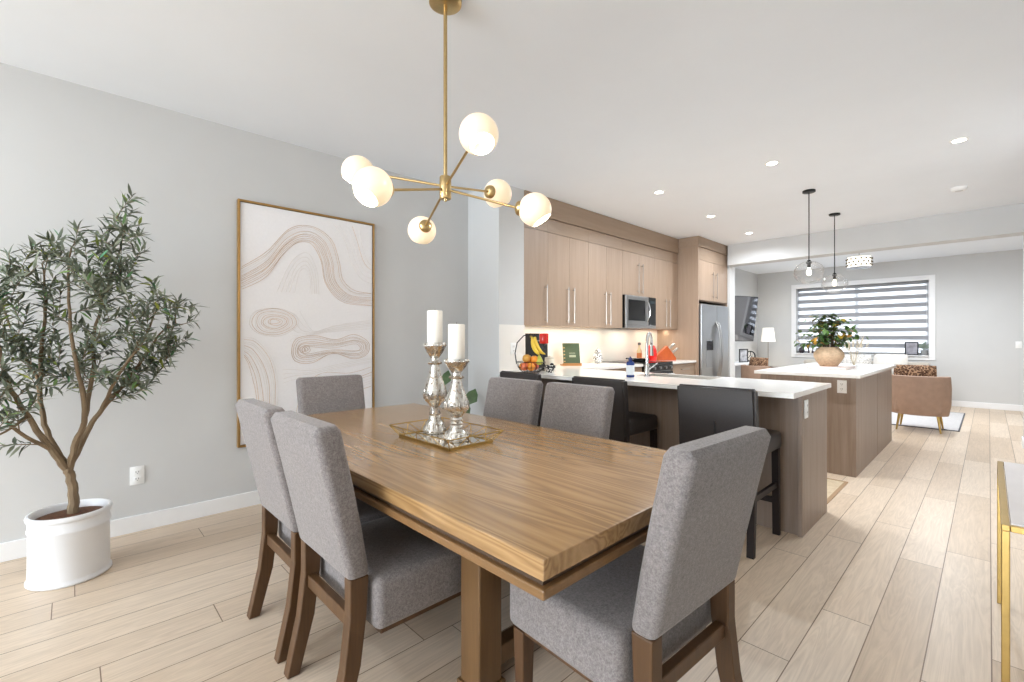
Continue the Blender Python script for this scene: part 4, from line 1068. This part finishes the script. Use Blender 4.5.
MB().lathe([(.0001, .001), (.034, .001), (.036, .006), (.030, .08), (.042, .17)], 28, cap=False).build('body', 'clear', gv)
ds = thing('dried_stems', 'pale dried grass stems in the slim glass vase', 'dried flowers', (-1.10, 6.62, CT + .01))
g = MB()
for k in range(16):
    a = rp.uniform(0, 6.28); r = rp.uniform(.04, .19); h = rp.uniform(.2, .36)
    e = Vector((math.cos(a) * r, math.sin(a) * r, h))
    g.tube([(math.cos(a) * .008, math.sin(a) * .008, .0), e * .5 + Vector((0, 0, .03)), e], .0018, 5)
    for i in range(7): g.leaf(e * (1 - i * .045), e + Vector((rp.uniform(-.2, .2), rp.uniform(-.2, .2), .05)), (rp.uniform(-1, 1), 1, .2), .045, .008)
g.build('stems', 'pampas', ds)

# ------------------------------------------------------------------ living room
km = thing('kitchen_mat', 'beige woven mat on the floor between peninsula and island', 'mat', (-1.6, 4.43, 0))
MB().box(-.74, .74, -.345, .345, 0, .006).build('weave', fabric('woven_mat', '#bda888', '#d3c2a6', 45), km, smooth=False)
g = MB()
for b in ((-.765, -.74, -.37, .37), (.74, .765, -.37, .37), (-.74, .74, -.37, -.345), (-.74, .74, .345, .37)): g.box(*b, 0, .007)
g.build('border', plain('mat_border', '#a5896a', .9), km, smooth=False)
rug = thing('area_rug', 'pale grey rug with a thin dark border in the living room', 'rug', (-1.6, 9.55, 0))
MB().box(-1.32, 1.32, -1.05, 1.05, 0, .009).build('pile', fabric('rug_pile', '#b4b2b2', '#cac7c6', 60), rug, smooth=False)
g = MB()
for b in ((-1.32, 1.32, -1.06, -1.045), (-1.32, 1.32, 1.045, 1.06), (-1.33, -1.315, -1.06, 1.06), (1.315, 1.33, -1.06, 1.06)): g.box(*b, 0, .0105)
g.build('border', plain('rug_border', '#55565a', .9), rug, smooth=False)
M['velvet'] = plain('tan_velvet', '#a08471', .75, var=.08, scale=14)
def armchair(label, loc, rz):
    c = thing('armchair', label, 'armchair', loc, rz, 'tan tub armchairs in the living room')
    # tub shell: a curved wall with depth, open to local +Y
    m = MB(); n = 26; rings = []
    for i in range(n + 1):
        u = -1 + 2 * i / n
        a = u * 2.05
        sx, sy = math.sin(a), -math.cos(a)
        rx = .315; ry = .31
        # straight arms at the front
        px = max(-1, min(1, sx * 1.08)); py = sy
        top = .74 if abs(u) < .62 else .74 - .20 * ((abs(u) - .62) / .38) ** 1.2
        th = .075
        o0 = Vector((px * rx, py * ry, 0)); i0 = Vector((px * (rx - th), py * (ry - th), 0))
        bo = .92
        rings.append([m.b.verts.new(v) for v in ((o0.x * bo, o0.y * bo, .22), (o0.x * .985, o0.y * .985, .34), (o0.x, o0.y, top - .03), (o0.x * .96 + i0.x * .04, o0.y * .96 + i0.y * .04, top - .006), ((o0.x + i0.x) / 2, (o0.y + i0.y) / 2, top),
                                                 (i0.x, i0.y, top - .02), (i0.x, i0.y, .22))])
    k = len(rings[0])
    for i in range(n):
        for j in range(k): m.b.faces.new((rings[i][j], rings[i][(j + 1) % k], rings[i + 1][(j + 1) % k], rings[i + 1][j]))
    m.b.faces.new(rings[0]); m.b.faces.new(rings[-1][::-1])
    m.build('tub_back', 'velvet', c, angle=45)
    MB().rbox(-.245, .245, -.24, .30, .23, .45, .05, 4).build('seat_cushion', 'velvet', c)
    for sx in (-1, 1):
        for sy in (-1, 1):
            MB().tube([(sx * .19, sy * .17, .24), (sx * .222, sy * .21, 0)], [.018, .010], 12).build('leg', 'gold', c)
    return c
ac = armchair('tan velvet tub armchair with gold legs right of the island', (-.655, 8.335, 0), 0)
dup(ac, (-2.97, 9.30, 0), -.5, 'tan tub armchair beyond the fridge near the television')
def pillow(name, label, loc, rot, w, h, mat, cat='pillow', group=None):
    m = MB(); n = 10; V = {}
    for s_ in (-1, 1):
        for i in range(n + 1):
            for j in range(n + 1):
                u, v = -1 + 2 * i / n, -1 + 2 * j / n
                th = .075 * ((1 - u * u) * (1 - v * v)) ** .45
                pinch = 1 - .06 * (u * u * v * v) - .04 * (1 - abs(u * v))
                V[s_, i, j] = m.b.verts.new((u * w / 2 * pinch, s_ * th, v * h / 2 * pinch))
        for i in range(n):
            for j in range(n): m.b.faces.new((V[s_, i, j], V[s_, i + 1, j], V[s_, i + 1, j + 1], V[s_, i, j + 1]))
    o = m.build(name, mat, weld=True, angle=80); o.location = loc; o.rotation_euler = rot
    return tag(o, label, cat, group)
pillow('throw_pillow', 'leopard print pillow on the armchair right of the island', (-.70, 8.24, .67), (-.22, 0, 0), .46, .44, 'leopard')
pillow('throw_pillow', 'leopard print pillow on the armchair beyond the fridge', (-2.98, 9.19, .68), (-.2, 0, -.5), .46, .44, 'leopard')
# sofa under the window
sf = thing('sofa', 'cream sofa standing under the wide window', 'sofa', (-1.74, 11.0, 0))
cr = fabric('cream_boucle', '#a8a095', '#beb7ac', 120)
MB().rbox(-1.0, 1.0, -.42, .42, .10, .40, .04, 3).build('base', cr, sf)
MB().rbox(-1.0, 1.0, .20, .44, .38, .80, .06, 4).build('backrest', cr, sf)
for sx in (-1, 1): MB().rbox(*sorted((sx * 1.0, sx * .84)), -.42, .43, .36, .62, .05, 4).build('armrest', cr, sf)
for sx in (-.42, .42): MB().rbox(sx - .415, sx + .415, -.43, .22, .39, .53, .05, 4).build('seat_cushion', cr, sf)
for sx in (-.9, .9):
    for sy in (-.34, .34): MB().tube([(sx, sy, .12), (sx, sy, 0)], [.025, .018], 12).build('leg', 'chair_leg', sf)
pillow('throw_pillow', 'grey patterned pillow on the left half of the sofa', (-1.80, 11.02, .73), (-.2, 0, .05), .5, .42, spots('grey_weave', '#a5a19c', '#d6d2cc', 40, .4))
pillow('throw_pillow', 'plain white pillow on the right half of the sofa', (-1.28, 11.02, .75), (-.2, 0, -.05), .52, .42, fabric('white_linen', '#c9c4bd', '#dedad4', 150))
# side table and lamp in the corner
sb = thing('media_console', 'white low console along the television wall', 'console', (-3.53, 9.9, 0))
MB().box(-.23, .2, -.85, .85, .72, .76).build('top', 'trim', sb, bevel=.004, smooth=False)
for y in (-.8, 0, .8): MB().box(-.22, .18, y - .02, y + .02, 0, .72).build('side_panel', 'trim', sb, smooth=False)
MB().box(-.22, .18, -.78, .78, .34, .36).build('shelf', 'trim', sb, smooth=False)
ls = thing('side_table', 'small round side table in the corner under the lit lamp', 'side table', (-3.38, 11.1, 0))
MB().lathe([(.0001, .60), (.20, .60), (.205, .61), (.20, .62), (.0001, .62)], 36).build('top', 'chair_front', ls)
for k in range(3):
    a = k * 2.094; MB().tube([(.1 * math.cos(a), .1 * math.sin(a), .60), (.17 * math.cos(a), .17 * math.sin(a), 0)], .012, 8).build('leg', 'gold', ls)
lm = thing('table_lamp', 'lit table lamp with white drum shade in the living room corner', 'lamp', (-3.38, 11.1, .621))
MB().lathe([(.0001, 0), (.07, 0), (.07, .012), (.012, .02), (.008, .05), (.008, .56), (.0001, .56)], 24).build('base', 'nickel', lm)
MB().lathe([(.142, .55), (.108, .855)], 40, cap=False).build('lamp_shade', 'shadefab', lm)
MB().ball((0, 0, .70), .03, 12).build('bulb', 'bulb', lm)
lamp('table_lamp_light', 'POINT', (-3.38, 11.1, 1.32), 6, (1, .86, .66), shadow_soft_size=.05)
# television, swivelled out from the wall
tv = thing('television', 'wall mounted black television turned towards the kitchen', 'television', (-3.545, 9.63, 1.64), 0)
tv.rotation_euler = (0, math.radians(7), math.radians(-19))
MB().rbox(-.018, .018, -.60, .60, -.46, .46, .006, 2).build('bezel', 'black', tv)
MB().box(.0182, .019, -.59, .59, -.445, .45).build('screen', plain('glossy_screen', '#8d8d90', .03, 1, var=0), tv, smooth=False)
MB().box(-.16, -.018, -.05, .05, -.10, .10).build('wall_mount', 'black_metal', tv, smooth=False)
def photo(name, label, loc, rz, w, h, fm, pic):
    p = thing(name, label, 'picture frame', loc, rz)
    m = MB(); b = .018
    for q in ((-w / 2, -w / 2 + b, 0, h), (w / 2 - b, w / 2, 0, h), (-w / 2 + b, w / 2 - b, 0, b), (-w / 2 + b, w / 2 - b, h - b, h)): m.box(q[0], q[1], -.01, .01, q[2], q[3])
    m.build('frame', fm, p, bevel=.002, smooth=False)
    MB().box(-w / 2 + b, w / 2 - b, .0, .006, b, h - b).build('picture', pic, p, smooth=False)
    MB().prism([(.01, h * .6), (.016, h * .6), (.05, 0), (.042, 0)], 0, -.015, .015).build('easel', fm, p, smooth=False)
    return p
photo('photo_frame', 'black framed photo on the right end of the window sill', (-1.03, YF - .02, WZ0), 0, .2, .255, 'black', plain('grey_photo', '#9a98a0', .5, var=.5, scale=9))
photo('photo_frame', 'dark framed photo on the white console below the television', (-3.42, 9.75, .761), PI / 2 - .35, .24, .27, 'black', plain('pale_photo', '#a9a9ad', .5, var=.6, scale=12))
# round ring ornament
o = thing('ring_ornament', 'round black ring ornament beside the framed photo on the console', 'ornament', (-3.42, 10.13, .761), .9)
MB().tube([(.1 * math.cos(2 * PI * k / 30), 0, .115 + .1 * math.sin(2 * PI * k / 30)) for k in range(31)], .012, 8).build('ring', 'black_metal', o)
MB().tube([(-.07, 0, .05), (0, 0, .14), (.07, 0, .05)], .008, 8).tube([(0, 0, .14), (0, 0, .21)], .008, 8).build('spokes', 'black_metal', o)
MB().rbox(-.06, .06, -.03, .03, 0, .012, .003).build('base', 'black_metal', o)
# sill things
sy_ = YF - .004
o = thing('dark_vase', 'dark round vase on the left end of the window sill', 'vase', (-2.87, sy_, WZ0))
MB().lathe([(.0001, 0), (.03, 0), (.055, .04), (.060, .07), (.045, .11), (.02, .13), (.018, .15), (.0001, .15)], 28).build('body', plain('plum_glaze', '#3a343c', .35), o)
o = thing('dark_lantern', 'small dark lantern beside the round vase on the sill', 'lantern', (-2.70, sy_, WZ0))
g = MB()
for sx in (-.04, .04):
    for sy in (-.03, .03): g.box(sx - .006, sx + .006, sy - .006, sy + .006, 0, .13)
g.box(-.05, .05, -.038, .038, 0, .012).box(-.05, .05, -.038, .038, .12, .135).build('frame', plain('plum_metal', '#4a3b40', .5), o, smooth=False)
MB().lathe([(.0001, .012), (.02, .012), (.02, .07), (.0001, .07)], 16).build('candle', 'wax', o)
o = thing('sill_plant', 'small plant in a grey pot beside the photo on the sill', 'potted plant', (-.85, sy_, WZ0))
MB().lathe([(.0001, 0), (.042, 0), (.055, .1), (.05, .1), (.0001, .09)], 24).build('pot', plain('grey_pot', '#8a8d90', .5), o)
g = MB()
for k in range(26):
    a = rp.uniform(0, 6.28); el = rp.uniform(.5, 1.5); L = rp.uniform(.10, .24)
    d = Vector((math.cos(a) * math.cos(el) * .7, math.sin(a) * math.cos(el) * .3, math.sin(el)))
    g.tube([(0, 0, .09), Vector((0, 0, .09)) + d * L * .7], .002, 5); g.leaf(Vector((0, 0, .09)) + d * L * .5, d, (0, -1, .2), .07, .03)
g.build('leaves', plain('sage_leaf', '#7d8a7c', .6), o)

# ------------------------------------------------------------------ light
wd = bpy.data.worlds.new('sky'); SC.world = wd; wd.use_nodes = True
bg = wd.node_tree.nodes['Background']; bg.inputs[0].default_value = (.84, .92, 1, 1); bg.inputs[1].default_value = 2.3
# daylight through the patio opening behind the camera
lamp('patio_daylight', 'AREA', ((BX0 + BX1) / 2, YB - .25, 1.15), 520, (.80, .90, 1), (PI / 2, 0, 0), shape='RECTANGLE', size=3.6, size_y=2.2)
# added fill lamps, unseen behind the camera, to even out the light
for x in (-3.0, -1.7, -.4):
    for y in (-1.3, -3.0): lamp('recessed_or_fill_lamp', 'AREA', (x, y, CEIL - .012), 7, (.88, .94, 1), shape='DISK', size=.09)
# warm strips under the upper cabinets
for y0, y1 in ((3.40, 5.15), (6.0, 6.68)):
    lamp('under_cabinet_strip', 'AREA', (-3.50, (y0 + y1) / 2, 1.366), 2.2 * (y1 - y0), (1, .87, .68), (0, 0, 0), shape='RECTANGLE', size=.03, size_y=y1 - y0)

lamp('microwave_task_light', 'AREA', (-3.45, 5.575, 1.370), 2.0, (1, .9, .74), (0, 0, 0), shape='RECTANGLE', size=.12, size_y=.5)

# ------------------------------------------------------------------ camera
cam = bpy.data.cameras.new('camera'); co = bpy.data.objects.new('camera', cam); COL.objects.link(co)
co.location = (0, 0, 1.23); co.rotation_euler = (PI / 2, 0, math.atan(477 / 459))
cam.sensor_width = 36; cam.lens = 36 * 459 / 1024; cam.shift_y = -2 / 1024; cam.clip_start = .05
SC.camera = co
vs_ = SC.view_settings
vs_.view_transform = 'Standard'; vs_.look = 'None'; vs_.gamma = 1; vs_.use_curve_mapping = False; vs_.exposure = .4
cy_ = SC.cycles
cy_.use_denoising = True; cy_.max_bounces = 10; cy_.diffuse_bounces = 6; cy_.glossy_bounces = 4; cy_.transparent_max_bounces = 16
cy_.caustics_reflective = False; cy_.caustics_refractive = False; cy_.sample_clamp_indirect = 6
